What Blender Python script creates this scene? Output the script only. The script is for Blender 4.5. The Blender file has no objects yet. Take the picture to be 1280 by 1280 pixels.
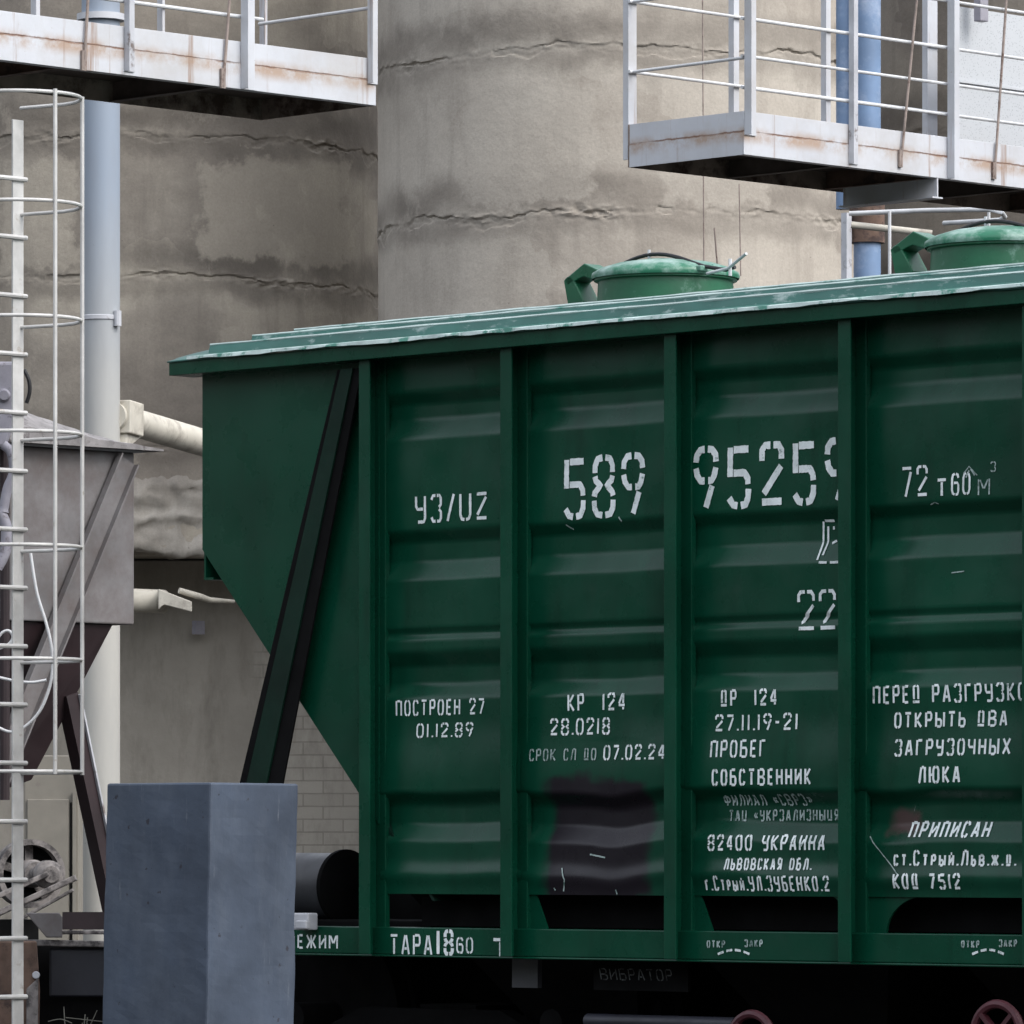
import bpy, math, random
from mathutils import Vector, Matrix, noise
R = math.radians
random.seed(7)
SC = bpy.context.scene
COL = SC.collection

# ------------------------------------------------------------------ camera, sky, sun, exposure
F = 7500.0                                    # focal length in photo pixels (1280 wide)
HZ = 1069.0                                   # photo row of the horizon
CAMZ = 1.65
cam_d = bpy.data.cameras.new("camera")
cam = bpy.data.objects.new("camera", cam_d); COL.objects.link(cam)
cam.location = (0, 0, CAMZ); cam.rotation_euler = (R(90), 0, 0)
cam_d.sensor_width = 36; cam_d.lens = F/1280*36
cam_d.shift_y = (HZ-640)/1280
cam_d.clip_start = 0.5; cam_d.clip_end = 2000
SC.camera = cam

SUN_AZ, SUN_EL = -45+8, 46                    # azimuth measured from +X, degrees
sdir = Vector((math.cos(R(SUN_AZ))*math.cos(R(SUN_EL)), math.sin(R(SUN_AZ))*math.cos(R(SUN_EL)), math.sin(R(SUN_EL))))
W = bpy.data.worlds.new("World"); SC.world = W; W.use_nodes = True
nt = W.node_tree; nt.nodes.clear()
sky = nt.nodes.new('ShaderNodeTexSky'); sky.sky_type = 'NISHITA'; sky.sun_disc = False
sky.sun_elevation = R(SUN_EL); sky.sun_rotation = math.atan2(sdir.x, sdir.y)
sky.dust_density = 2.0; sky.air_density = 1.0
hs = nt.nodes.new('ShaderNodeHueSaturation'); hs.inputs['Saturation'].default_value = 0.30
bg = nt.nodes.new('ShaderNodeBackground'); bg.inputs['Strength'].default_value = 0.15
wo = nt.nodes.new('ShaderNodeOutputWorld')
wtc = nt.nodes.new('ShaderNodeTexCoord'); wsp = nt.nodes.new('ShaderNodeSeparateXYZ'); nt.links.new(wtc.outputs['Generated'], wsp.inputs[0])
wmr = nt.nodes.new('ShaderNodeMapRange'); nt.links.new(wsp.outputs['Z'], wmr.inputs[0])      # overcast: the zenith is about three times as bright as the horizon
wmr.interpolation_type = 'SMOOTHSTEP'
for i_, v_ in ((1, 0.12), (2, 0.38), (3, 0.30), (4, 2.6)): wmr.inputs[i_].default_value = v_
wmx = nt.nodes.new('ShaderNodeMix'); wmx.data_type = 'RGBA'; wmx.blend_type = 'MULTIPLY'; wmx.inputs[0].default_value = 1
nt.links.new(sky.outputs[0], hs.inputs['Color']); nt.links.new(hs.outputs[0], wmx.inputs[6]); nt.links.new(wmr.outputs[0], wmx.inputs[7])
nt.links.new(wmx.outputs[2], bg.inputs[0]); nt.links.new(bg.outputs[0], wo.inputs[0])
sl = bpy.data.lights.new("sun", 'SUN'); sl.energy = 0.8; sl.angle = R(20); sl.color = (1.0, 0.95, 0.88)
so = bpy.data.objects.new("sun", sl); COL.objects.link(so)
so.rotation_euler = sdir.to_track_quat('Z', 'Y').to_euler(); so.location = (0, 0, 40)
SC.view_settings.view_transform = 'Standard'; SC.view_settings.look = 'None'
SC.view_settings.exposure = 0.16; SC.view_settings.gamma = 1.0
SC.cycles.max_bounces = 6

# ------------------------------------------------------------------ site frame: x along the track (to the right and nearer), y away from the camera
TH = R(-45); CT = math.cos(R(45)); ST = CT
OD = F/260.0
OX, OY = (632-640)/F*OD, OD
def w2l(X, Y): dx, dy = X-OX, Y-OY; return (CT*dx-ST*dy, ST*dx+CT*dy)
def l2w(p): return Vector((OX+CT*p[0]+ST*p[1], OY-ST*p[0]+CT*p[1], p[2]))
def S(px, py, yl):                            # photo point on the site plane y = yl
    k = (px-640)/F
    xl = (k*(OY+CT*yl)-OX-ST*yl)/(CT+k*ST)
    Y = OY-ST*xl+CT*yl
    return Vector((xl, yl, CAMZ+(HZ-py)/F*Y))
def SX(px, py, xl):                           # photo point on the site plane x = xl
    k = (px-640)/F
    yl = (k*(OY-ST*xl)-OX-CT*xl)/(ST-k*CT)
    Y = OY-ST*xl+CT*yl
    return Vector((xl, yl, CAMZ+(HZ-py)/F*Y))
def D(px, py, d):                             # photo point at distance d, in the site frame
    X = (px-640)/F*d
    x, y = w2l(X, d)
    return Vector((x, y, CAMZ+(HZ-py)/F*d))

# ------------------------------------------------------------------ mesh builder
class MB:
    def __init__(s): s.v = []; s.f = []
    def quad_box(s, p):                       # 8 corner points: bottom 4, top 4 (same winding)
        n = len(s.v); s.v += [Vector(q) for q in p]
        s.f += [(n, n+3, n+2, n+1), (n+4, n+5, n+6, n+7)] + [(n+i, n+(i+1) % 4, n+4+(i+1) % 4, n+4+i) for i in range(4)]
        return s
    def box(s, a, b):
        x0, x1 = sorted((a[0], b[0])); y0, y1 = sorted((a[1], b[1])); z0, z1 = sorted((a[2], b[2]))
        return s.quad_box([(x0, y0, z0), (x1, y0, z0), (x1, y1, z0), (x0, y1, z0), (x0, y0, z1), (x1, y0, z1), (x1, y1, z1), (x0, y1, z1)])
    def bar(s, a, b, w, h, up=(0, 0, 1)):     # rectangular bar from a to b, w sideways, h along up
        a, b = Vector(a), Vector(b); d = (b-a).normalized(); up = Vector(up)
        u = d.cross(up)
        if u.length < 1e-4: u = d.cross(Vector((1, 0, 0)))
        u.normalize(); v = u.cross(d).normalized()
        q = [(-1, -1), (1, -1), (1, 1), (-1, 1)]
        return s.quad_box([a+u*(i*w/2)+v*(j*h/2) for i, j in q]+[b+u*(i*w/2)+v*(j*h/2) for i, j in q])
    def tube(s, pts, r, n=10, caps=True):
        pts = [Vector(p) for p in pts]; m = len(s.v); k = len(pts)
        rr = r if isinstance(r, (list, tuple)) else [r]*k
        prev = None
        for i, p in enumerate(pts):
            d = (pts[min(i+1, k-1)]-pts[max(i-1, 0)]).normalized()
            if prev is None:
                u = d.cross(Vector((0, 0, 1)))
                if u.length < 1e-3: u = d.cross(Vector((1, 0, 0)))
            else: u = prev-d*prev.dot(d)
            u.normalize(); prev = u; v = d.cross(u)
            for j in range(n):
                a = 2*math.pi*j/n
                s.v.append(p+(u*math.cos(a)+v*math.sin(a))*rr[i])
        for i in range(k-1):
            for j in range(n):
                s.f.append((m+i*n+j, m+i*n+(j+1) % n, m+(i+1)*n+(j+1) % n, m+(i+1)*n+j))
        if caps:
            s.f.append(tuple(m+j for j in reversed(range(n)))); s.f.append(tuple(m+(k-1)*n+j for j in range(n)))
        return s
    def lathe(s, c, axis, prof, n=32):        # prof: (radius, distance along axis)
        c = Vector(c); ax = Vector(axis).normalized()
        u = ax.cross(Vector((0, 0, 1)))
        if u.length < 1e-3: u = Vector((1, 0, 0))
        u.normalize(); v = ax.cross(u); m = len(s.v); k = len(prof)
        for (r, t) in prof:
            for j in range(n):
                a = 2*math.pi*j/n
                s.v.append(c+ax*t+(u*math.cos(a)+v*math.sin(a))*max(r, 1e-4))
        for i in range(k-1):
            for j in range(n):
                s.f.append((m+i*n+j, m+i*n+(j+1) % n, m+(i+1)*n+(j+1) % n, m+(i+1)*n+j))
        return s
    def prism(s, poly, off):                  # planar polygon of 3-D points, extruded by the vector off
        m = len(s.v); k = len(poly); off = Vector(off)
        s.v += [Vector(p) for p in poly]+[Vector(p)+off for p in poly]
        s.f.append(tuple(range(m, m+k))); s.f.append(tuple(reversed(range(m+k, m+2*k))))
        for i in range(k): s.f.append((m+i, m+k+i, m+k+(i+1) % k, m+(i+1) % k))
        return s
    def build(s, name, mat, parent=None, base=(0, 0, 0), bevel=0, smooth=False, world=False):
        me = bpy.data.meshes.new(name); b = Vector(parent['base']) if parent else Vector(base)
        me.from_pydata([tuple(p-b) for p in s.v], [], s.f); me.update()
        import bmesh
        bm = bmesh.new(); bm.from_mesh(me); bmesh.ops.recalc_face_normals(bm, faces=bm.faces); bm.to_mesh(me); bm.free()
        o = bpy.data.objects.new(name, me); COL.objects.link(o)
        me.materials.append(mat)
        if parent: o.parent = parent; o['base'] = parent['base']
        else:
            o['base'] = tuple(b)
            if world: o.location = b
            else: o.location = l2w(b); o.rotation_euler = (0, 0, TH)
        if bevel:
            m = o.modifiers.new("bevel", 'BEVEL'); m.width = bevel; m.segments = 2; m.limit_method = 'ANGLE'; m.angle_limit = R(40)
        if smooth:
            for p in me.polygons: p.use_smooth = True
            if smooth != 'all':
                try: me.set_sharp_from_angle(angle=R(smooth if smooth is not True else 40))
                except Exception: pass
        return o
def tag(o, label=None, cat=None, group=None, kind=None):
    if label: o['label'] = label
    if cat: o['category'] = cat
    if group: o['group'] = group
    if kind: o['kind'] = kind
    return o
def thing(name, label, cat, base, group=None):
    o = bpy.data.objects.new(name, None); COL.objects.link(o)
    o.location = l2w(Vector(base)); o.rotation_euler = (0, 0, TH); o['base'] = tuple(base); o.empty_display_size = .2
    return tag(o, label, cat, group)

# ------------------------------------------------------------------ materials
class NG:
    def __init__(s, name):
        s.m = bpy.data.materials.new(name); s.m.use_nodes = True; s.t = s.m.node_tree; s.t.nodes.clear()
        s.out = s.n('ShaderNodeOutputMaterial'); s.b = s.n('ShaderNodeBsdfPrincipled')
        s.l(s.b.outputs[0], s.out.inputs[0]); s.tc = s.n('ShaderNodeTexCoord')
    def n(s, t, **k):
        x = s.t.nodes.new(t)
        for a, b in k.items(): setattr(x, a, b)
        return x
    def l(s, a, b): s.t.links.new(a, b)
    def noise(s, scale, det=6, rough=.6, stretch=None, dist=0, off=None):
        x = s.n('ShaderNodeTexNoise'); x.inputs['Scale'].default_value = scale; x.inputs['Detail'].default_value = det
        x.inputs['Roughness'].default_value = rough; x.inputs['Distortion'].default_value = dist
        mp = s.n('ShaderNodeMapping')
        if stretch: mp.inputs['Scale'].default_value = stretch
        if off: mp.inputs['Location'].default_value = off
        s.l(s.tc.outputs['Object'], mp.inputs[0]); s.l(mp.outputs[0], x.inputs['Vector'])
        return x.outputs['Fac']
    def ramp(s, fac, stops, interp='LINEAR'):
        r = s.n('ShaderNodeValToRGB'); r.color_ramp.interpolation = interp
        e = r.color_ramp.elements
        while len(e) < len(stops): e.new(.5)
        for i, (p, c) in enumerate(stops):
            e[i].position = p; e[i].color = (c, c, c, 1) if isinstance(c, (int, float)) else (*c, 1)
        s.l(fac, r.inputs[0]); return r.outputs[0]
    def mix(s, fac, a, b, mode='MIX'):
        x = s.n('ShaderNodeMix', data_type='RGBA', blend_type=mode)
        for v, i in ((fac, 0), (a, 6), (b, 7)):
            if hasattr(v, 'links') or hasattr(v, 'is_linked'): s.l(v, x.inputs[i])
            elif i == 0: x.inputs[0].default_value = v
            else: x.inputs[i].default_value = (*v, 1)
        return x.outputs[2]
    def math(s, op, a, b=None, clamp=False):
        x = s.n('ShaderNodeMath', operation=op, use_clamp=clamp)
        for i, v in enumerate((a, b)):
            if v is None: continue
            if isinstance(v, (int, float)): x.inputs[i].default_value = v
            else: s.l(v, x.inputs[i])
        return x.outputs[0]
    def sep(s):
        x = s.n('ShaderNodeSeparateXYZ'); s.l(s.tc.outputs['Object'], x.inputs[0]); return x.outputs
    def smooth(s, v, a, b):                  # 0..1 as v goes from a to b
        x = s.n('ShaderNodeMapRange'); x.interpolation_type = 'SMOOTHSTEP'
        x.inputs[1].default_value = a; x.inputs[2].default_value = b; s.l(v, x.inputs[0]); return x.outputs[0]
    def band(s, v, a, b, soft): return s.math('MULTIPLY', s.smooth(v, a-soft, a+soft), s.math('SUBTRACT', 1, s.smooth(v, b-soft, b+soft)))
    def bump(s, h, strength=.3, dist=.01):
        x = s.n('ShaderNodeBump'); x.inputs['Strength'].default_value = strength; x.inputs['Distance'].default_value = dist
        s.l(h, x.inputs['Height']); s.l(x.outputs[0], s.b.inputs['Normal'])
    def done(s, col, rough=.6, metal=0, spec=.5):
        if hasattr(col, 'links') or hasattr(col, 'is_linked'): s.l(col, s.b.inputs['Base Color'])
        else: s.b.inputs['Base Color'].default_value = (*col, 1)
        if isinstance(rough, (int, float)): s.b.inputs['Roughness'].default_value = rough
        else: s.l(rough, s.b.inputs['Roughness'])
        s.b.inputs['Metallic'].default_value = metal; s.b.inputs['Specular IOR Level'].default_value = spec
        return s.m
def sc(c, k): return tuple(min(1, x*k) for x in c)
def paint(name, c, rough=.5, var=.2, scale=3, chip=None, chip_at=.68, chip_soft=.05, chip_scale=9, stretch=None, bump=.15, bscale=40, spec=.5, metal=0):
    g = NG(name)
    n1 = g.noise(scale, stretch=stretch)
    col = g.ramp(n1, [(.3, sc(c, 1-var)), (.7, sc(c, 1+var))])
    if chip:
        n2 = g.noise(chip_scale, 8, .7, stretch=stretch, off=(3, 7, 1))
        col = g.mix(g.ramp(n2, [(chip_at-chip_soft, 0.), (chip_at+chip_soft, 1.)]), col, chip)
    n3 = g.noise(bscale, 5); g.bump(n3, bump, .004)
    rr = g.ramp(g.noise(scale*2.3, off=(1, 2, 9)), [(.3, max(.05, rough-.1)), (.7, min(1, rough+.12))])
    return g.done(col, rr, metal, spec)

GREEN = (.002, .050, .0265)
def green_paint(name, patch=None, c=GREEN, rough=.26):
    g = NG(name)
    col = g.ramp(g.noise(1.7, 5), [(.3, sc(c, .8)), (.7, sc(c, 1.2))])
    drip = g.ramp(g.noise(7, 8, .65, stretch=(1, 1, .14)), [(.52, 0.), (.74, .65)])
    col = g.mix(drip, col, sc(c, .55))
    dust = g.ramp(g.noise(5, 9, .7, off=(4, 4, 4)), [(.6, 0.), (.85, .28)])
    col = g.mix(dust, col, (.04, .075, .058))
    scratch = g.ramp(g.noise(16, 9, .75, stretch=(1, 1, .5), off=(9, 1, 5)), [(.735, 0.), (.76, .7)])
    col = g.mix(scratch, col, (.22, .3, .27))
    if patch:
        x, y, z = g.sep(); w = g.math('MULTIPLY', g.math('SUBTRACT', g.noise(4, 6), .5), .22)
        xx = g.math('ADD', x, w); zz = g.math('ADD', z, w)
        for (x0, x1, z0, z1, soft, pc) in patch:
            mk = g.math('MULTIPLY', g.band(xx, x0, x1, soft), g.band(zz, z0, z1, soft*.7))
            col = g.mix(mk, col, pc)
        chips = g.ramp(g.noise(11, 9, .75, stretch=(1.4, 1, .35), off=(2, 8, 8)), [(.66, 0.), (.70, .8)])
        mk2 = g.math('MULTIPLY', g.band(x, patch[0][0], patch[0][1], .03), g.band(z, patch[0][2], patch[0][2]+.24, .05))
        col = g.mix(g.math('MULTIPLY', chips, mk2), col, (.4, .4, .42))
    n3 = g.noise(26, 5); g.bump(n3, .12, .004)
    rr = g.ramp(g.noise(4, 6, off=(1, 2, 9)), [(.3, rough-.04), (.7, rough+.10)])
    return g.done(col, rr, 0, .30)

M = {}
M['green'] = green_paint("green_paint")
M['green_patch'] = green_paint("green_paint_sooty", [(.165, .84, 1.44, 2.01, .04, (.0125, .010, .0145))])
M['green_graze'] = green_paint("green_paint_grazed", [(2.33, 2.50, 1.74, 1.84, .03, (.07, .045, .042))])
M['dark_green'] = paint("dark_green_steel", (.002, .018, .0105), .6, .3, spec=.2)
M['black'] = paint("black_steel", (.004, .004, .0042), .85, .4, spec=.12)  # near-black base with very little specular
M['tank'] = paint("dark_grey_tank_paint", (.065, .067, .076), .38, .25)
M['stencil'] = paint("stencil_white_paint", (.78, .86, .85), .6, .2, 14, chip=(.12, .2, .17), chip_at=.635, chip_soft=.07, chip_scale=34)
M['stencil_faint'] = paint("worn_stencil_paint", (.38, .47, .45), .6, .25, 14, chip=(.06, .12, .1), chip_at=.56, chip_soft=.08, chip_scale=38)
M['stencil_dim'] = paint("dim_stencil_paint", (.13, .14, .14), .7, .3, 14, chip=(.02, .02, .02), chip_at=.52, chip_soft=.08, chip_scale=38)  # much darker grey than the other stencil paints
def roof_mat():
    g = NG("weathered_roof_paint"); c = (.022, .100, .082)
    col = g.ramp(g.noise(1.4, 6), [(.3, sc(c, .75)), (.7, sc(c, 1.25))])
    wear = g.ramp(g.noise(5, 9, .72, stretch=(.25, 2.5, 1)), [(.5, 0.), (.78, .6)])
    col = g.mix(wear, col, (.13, .25, .23))
    sp = g.ramp(g.noise(26, 7, .7, stretch=(.6, 1, 1), off=(5, 5, 5)), [(.7, 0.), (.74, .7)])
    col = g.mix(sp, col, (.5, .58, .57))
    g.bump(g.noise(18, 6), .25, .006)
    return g.done(col, .42)
M['roof'] = roof_mat()
M['roof_edge'] = paint("chipped_roof_edge", (.42, .52, .50), .5, .3, 5, chip=(.05, .2, .15), chip_at=.55, chip_soft=.03, chip_scale=6, stretch=(1, 1, 1))  # pale from worn paint, with sky reflection put into the colour
M['hatch'] = paint("hatch_green_paint", (.010, .098, .046), .36, .25, 3, chip=(.15, .27, .22), chip_at=.66, chip_soft=.08, chip_scale=7)
M['hatch_lid'] = paint("hatch_lid_paint", (.022, .15, .085), .36, .25, 3, chip=(.36, .48, .44), chip_at=.57, chip_soft=.12, chip_scale=5)
M['rubber'] = paint("black_rubber", (.012, .012, .013), .5, .2)
M['red'] = paint("dark_red_paint", (.06, .012, .018), .55, .3, 8)

def walk_white(name, z_seam=None):
    g = NG(name); c = (.555, .57, .605)
    col = g.ramp(g.noise(2.2, 6), [(.3, sc(c, .86)), (.7, sc(c, 1.04))])
    streak = g.ramp(g.noise(9, 8, .7, stretch=(1, 1, .12)), [(.58, 0.), (.85, .5)])
    col = g.mix(streak, col, (.46, .40, .34))
    if z_seam is not None:
        x, y, z = g.sep()
        w = g.math('MULTIPLY', g.math('SUBTRACT', g.noise(9, 7, .7), .5), .035)
        zz = g.math('ADD', z, w)
        line = g.math('MULTIPLY', g.band(zz, z_seam-.006, z_seam+.005, .005), g.ramp(g.noise(5, 6, off=(3, 1, 1)), [(.34, 0.), (.50, .95)]))
        halo = g.math('MULTIPLY', g.band(zz, z_seam-.06, z_seam+.02, .035), g.ramp(g.noise(3.4, 7, .72, off=(8, 1, 1)), [(.42, 0.), (.60, .9)]))
        col = g.mix(halo, col, (.38, .265, .19)); col = g.mix(line, col, (.20, .10, .055))
    grime = g.ramp(g.noise(1.6, 8, .7, off=(6, 6, 2)), [(.46, 0.), (.72, .55)])
    col = g.mix(grime, col, (.40, .37, .335))
    run = g.ramp(g.noise(6, 8, .72, stretch=(1.6, 1.6, .07), off=(4, 1, 7)), [(.57, 0.), (.68, .85)])
    col = g.mix(run, col, (.27, .17, .115))
    sp = g.ramp(g.noise(22, 8, .75, off=(1, 6, 3)), [(.66, 0.), (.71, .85)])
    col = g.mix(sp, col, (.20, .12, .08))
    g.bump(g.noise(30, 5), .15, .004)
    return g.done(col, .5)
M['white'] = walk_white("white_steel_paint")
M['rail'] = paint("white_rail_paint", (.58, .59, .60), .5, .2, 5, chip=(.25, .17, .12), chip_at=.69, chip_scale=12)
M['ladder'] = paint("cream_ladder_paint", (.50, .495, .48), .5, .22, 5, chip=(.3, .25, .2), chip_at=.66, chip_scale=10)
M['rust'] = paint("rusty_steel", (.12, .075, .055), .8, .4, 6, chip=(.05, .03, .025), chip_at=.55, chip_scale=8)
M['rust_rod'] = paint("rusty_rod", (.26, .21, .185), .7, .35, 8, chip=(.10, .05, .035), chip_at=.6)
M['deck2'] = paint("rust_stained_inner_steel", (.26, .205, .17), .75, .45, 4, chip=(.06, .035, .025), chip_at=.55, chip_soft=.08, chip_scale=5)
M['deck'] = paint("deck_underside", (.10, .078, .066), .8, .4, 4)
M['galv'] = paint("grey_angle_steel", (.46, .47, .50), .5, .2, 4, chip=(.16, .13, .12), chip_at=.62, chip_scale=7)
def two_tone(name, top, bot, z0, z1):
    g = NG(name); x, y, z = g.sep()
    zz = g.math('ADD', z, g.math('MULTIPLY', g.math('SUBTRACT', g.noise(1.2, 6), .5), .8))
    col = g.mix(g.smooth(zz, z0, z1), bot, top)
    st = g.ramp(g.noise(5, 7, .6, stretch=(1, 1, .2)), [(.4, 0.), (.8, .4)])
    col = g.mix(st, col, (.24, .24, .25))
    sp = g.ramp(g.noise(9, 8, .7, off=(4, 2, 2)), [(.68, 0.), (.72, .7)])
    col = g.mix(sp, col, (.18, .15, .13))
    g.bump(g.noise(20, 5), .12, .005)
    return g.done(col, .45)
M['cream'] = paint("cream_pipe_paint", (.52, .49, .42), .55, .15, 3, chip=(.2, .17, .14), chip_at=.62, chip_soft=.12, chip_scale=4)
M['dusty'] = paint("dusty_grey_steel", (.15, .144, .146), .65, .32, 2.2, chip=(.095, .075, .070), chip_at=.56, chip_soft=.15, chip_scale=3)
M['dust_top'] = paint("cement_dust", (.22, .21, .21), .9, .35, 7, chip=(.10, .09, .09), chip_at=.6, chip_soft=.05, chip_scale=16, bump=.6, bscale=22)
M['maroon'] = paint("maroon_primer", (.022, .012, .014), .55, .3, 3)
M['cabinet'] = paint("beige_cabinet_paint", (.20, .185, .155), .6, .15, 3, chip=(.17, .15, .13), chip_at=.66)
M['machine'] = paint("cement_coated_iron", (.23, .21, .20), .75, .4, 8, chip=(.05, .045, .045), chip_at=.52, chip_soft=.08, chip_scale=9)
M['navy'] = paint("navy_grey_steel", (.018, .019, .027), .5, .3, 3)
M['pale_machine'] = paint("pale_grey_machine_paint", (.30, .29, .33), .5, .2, 5, chip=(.14, .12, .13), chip_at=.6, chip_scale=10)
M['weed'] = paint("dry_weed", (.15, .145, .12), .8, .3, 20)
def pillar_mat():
    g = NG("blue_grey_painted_concrete"); c = (.050, .065, .092)
    col = g.ramp(g.noise(2.6, 7, .6), [(.32, sc(c, .75)), (.68, sc(c, 1.25))])
    st = g.ramp(g.noise(4, 8, .66, stretch=(1, 1, .3), off=(1, 5, 2)), [(.48, 0.), (.75, .5)])
    col = g.mix(st, col, (.11, .13, .16))
    scr = g.ramp(g.noise(11, 9, .75, stretch=(2.4, 2.4, .25), off=(7, 5, 2)), [(.62, 0.), (.70, .5)])
    col = g.mix(scr, col, (.19, .21, .235))
    pit = g.ramp(g.noise(24, 3, .5, off=(2, 2, 2)), [(.70, 0.), (.72, .9)])
    col = g.mix(pit, col, (.03, .03, .04))
    g.bump(g.noise(14, 7), .35, .006)
    return g.done(col, .62, 0, .3)
M['pillar'] = pillar_mat()
def silo_mat(name, c, dark, light, seams, patches=()):
    g = NG(name); x, y, z = g.sep()
    big = g.noise(.55, 6, .55, stretch=(1, 1, 1.7), off=(2, 3, 0))
    col = g.ramp(big, [(.34, dark), (.50, c), (.66, light)])
    patchy = g.n('ShaderNodeTexVoronoi', feature='F1', distance='CHEBYCHEV'); patchy.inputs['Scale'].default_value = 1.0
    mp = g.n('ShaderNodeMapping'); mp.inputs['Scale'].default_value = (.75, .75, .62)
    wv = g.n('ShaderNodeVectorMath', operation='ADD'); nz = g.n('ShaderNodeTexNoise'); nz.inputs['Scale'].default_value = 2.5; nz.inputs['Detail'].default_value = 6
    sc_ = g.n('ShaderNodeVectorMath', operation='SCALE'); sc_.inputs['Scale'].default_value = .5
    g.l(g.tc.outputs['Object'], nz.inputs[0]); g.l(nz.outputs['Color'], sc_.inputs[0]); g.l(g.tc.outputs['Object'], wv.inputs[0]); g.l(sc_.outputs[0], wv.inputs[1])
    g.l(wv.outputs[0], mp.inputs[0]); g.l(mp.outputs[0], patchy.inputs['Vector'])
    bw = g.n('ShaderNodeRGBToBW'); g.l(patchy.outputs['Color'], bw.inputs[0])
    col = g.mix(g.ramp(bw.outputs[0], [(.55, 0.), (.7, .45)]), col, light)
    w = g.math('MULTIPLY', g.math('SUBTRACT', g.noise(1.6, 8, .65, off=(7, 1, 0)), .5), .55)
    zz = g.math('ADD', z, w)
    for sz in seams:
        up = g.band(zz, sz+.02, sz+.33, .13); lo = g.band(zz, sz-.22, sz, .09)
        m = g.math('MAXIMUM', up, g.math('MULTIPLY', lo, .75))
        m = g.math('MULTIPLY', m, g.ramp(g.noise(.8, 6, off=(1, 9, 0)), [(.3, .25), (.6, .85)]))
        col = g.mix(m, col, sc(dark, .66))
    st = g.ramp(g.noise(3.2, 8, .66, stretch=(1, 1, .12), off=(0, 0, 4)), [(.5, 0.), (.8, .6)])
    col = g.mix(st, col, sc(dark, .8))
    for (x0, x1, z0, z1, amt) in patches:    # squares of paler repair render
        w1 = g.math('MULTIPLY', g.math('SUBTRACT', g.noise(2.2, 8, .66, off=(2, 2, 8)), .5), .8)
        mk = g.math('MULTIPLY', g.band(g.math('ADD', x, w1), x0, x1, .05), g.band(g.math('ADD', z, w1), z0, z1, .05))
        col = g.mix(g.math('MULTIPLY', mk, amt), col, light if amt < .75 else sc(light, 1.12))
    wt = g.ramp(g.noise(2.3, 8, .7, stretch=(1, 1, .6), off=(5, 0, 3)), [(.58, 0.), (.75, .55)])
    col = g.mix(wt, col, sc(light, 1.18))
    sp = g.ramp(g.noise(14, 6, .6, off=(3, 0, 3)), [(.70, 0.), (.74, .6)])
    col = g.mix(sp, col, sc(dark, .5))
    fine = g.ramp(g.noise(40, 5, .7), [(.3, .86), (.7, 1.12)])
    col = g.mix(.7, col, fine, 'MULTIPLY')
    hh = g.math('ADD', g.noise(9, 9, .68), g.math('MULTIPLY', g.noise(1.7, 5), 2))
    g.bump(hh, .34, .02)
    return g.done(col, .9, 0, .2)

# ------------------------------------------------------------------ setting: ground, track
gm = NG("dark_ballast"); gc = gm.ramp(gm.noise(9, 8, .7), [(.3, (.012, .011, .010)), (.7, (.035, .033, .030))]); gm.bump(gm.noise(14, 8), .8, .05)
M['ground'] = gm.done(gc, .95)
b = MB(); b.v = [Vector((x, y, 0)) for x, y in ((-300, -60), (300, -60), (300, 500), (-300, 500))]; b.f = [(0, 1, 2, 3)]
tag(b.build("ground", M['ground'], world=True), kind='structure')
hm = NG("dark_blocker_green"); M['horizon_blocker'] = hm.done(hm.ramp(hm.noise(.25, 8, .7), [(.35, (.016, .022, .012)), (.65, (.045, .055, .03))]), .95, 0, .1)
b = MB(); nh = 240                             # unseen dark ring, added to darken reflections near the horizon
for i in range(nh):
    a = 2*math.pi*i/nh; u_ = Vector((math.cos(a), math.sin(a), 0)); h_ = 20+5*noise.noise(u_*4)+2.5*noise.noise(u_*17)+1.2*noise.noise(u_*50)
    b.v += [Vector((u_.x*150, u_.y*150+30, -.5)), Vector((u_.x*172, u_.y*172+30, h_*.75)), Vector((u_.x*200, u_.y*200+30, h_))]
for i in range(nh):
    for j in range(2): b.f.append((i*3+j, ((i+1) % nh)*3+j, ((i+1) % nh)*3+j+1, i*3+j+1))
tag(b.build("horizon_blocker", M['horizon_blocker'], base=(0, 0, 0), world=True), kind='structure')
trk = thing("railway_track", None, None, (2.5, 1.6, 0)); trk['kind'] = 'structure'
for yr in (.84, 2.36):
    m = MB()
    m.box((-14, yr-.035, .30), (14, yr+.035, .345)); m.box((-14, yr-.009, .20), (14, yr+.009, .30)); m.box((-14, yr-.07, .185), (14, yr+.07, .2))
    m.build("rail", M['rust'], trk)
m = MB()
for i in range(46): m.box((-13.6+i*.6, .25, .01), (-13.36+i*.6, 2.95, .183))
m.build("sleeper_bed", M['black'], trk)

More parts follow.
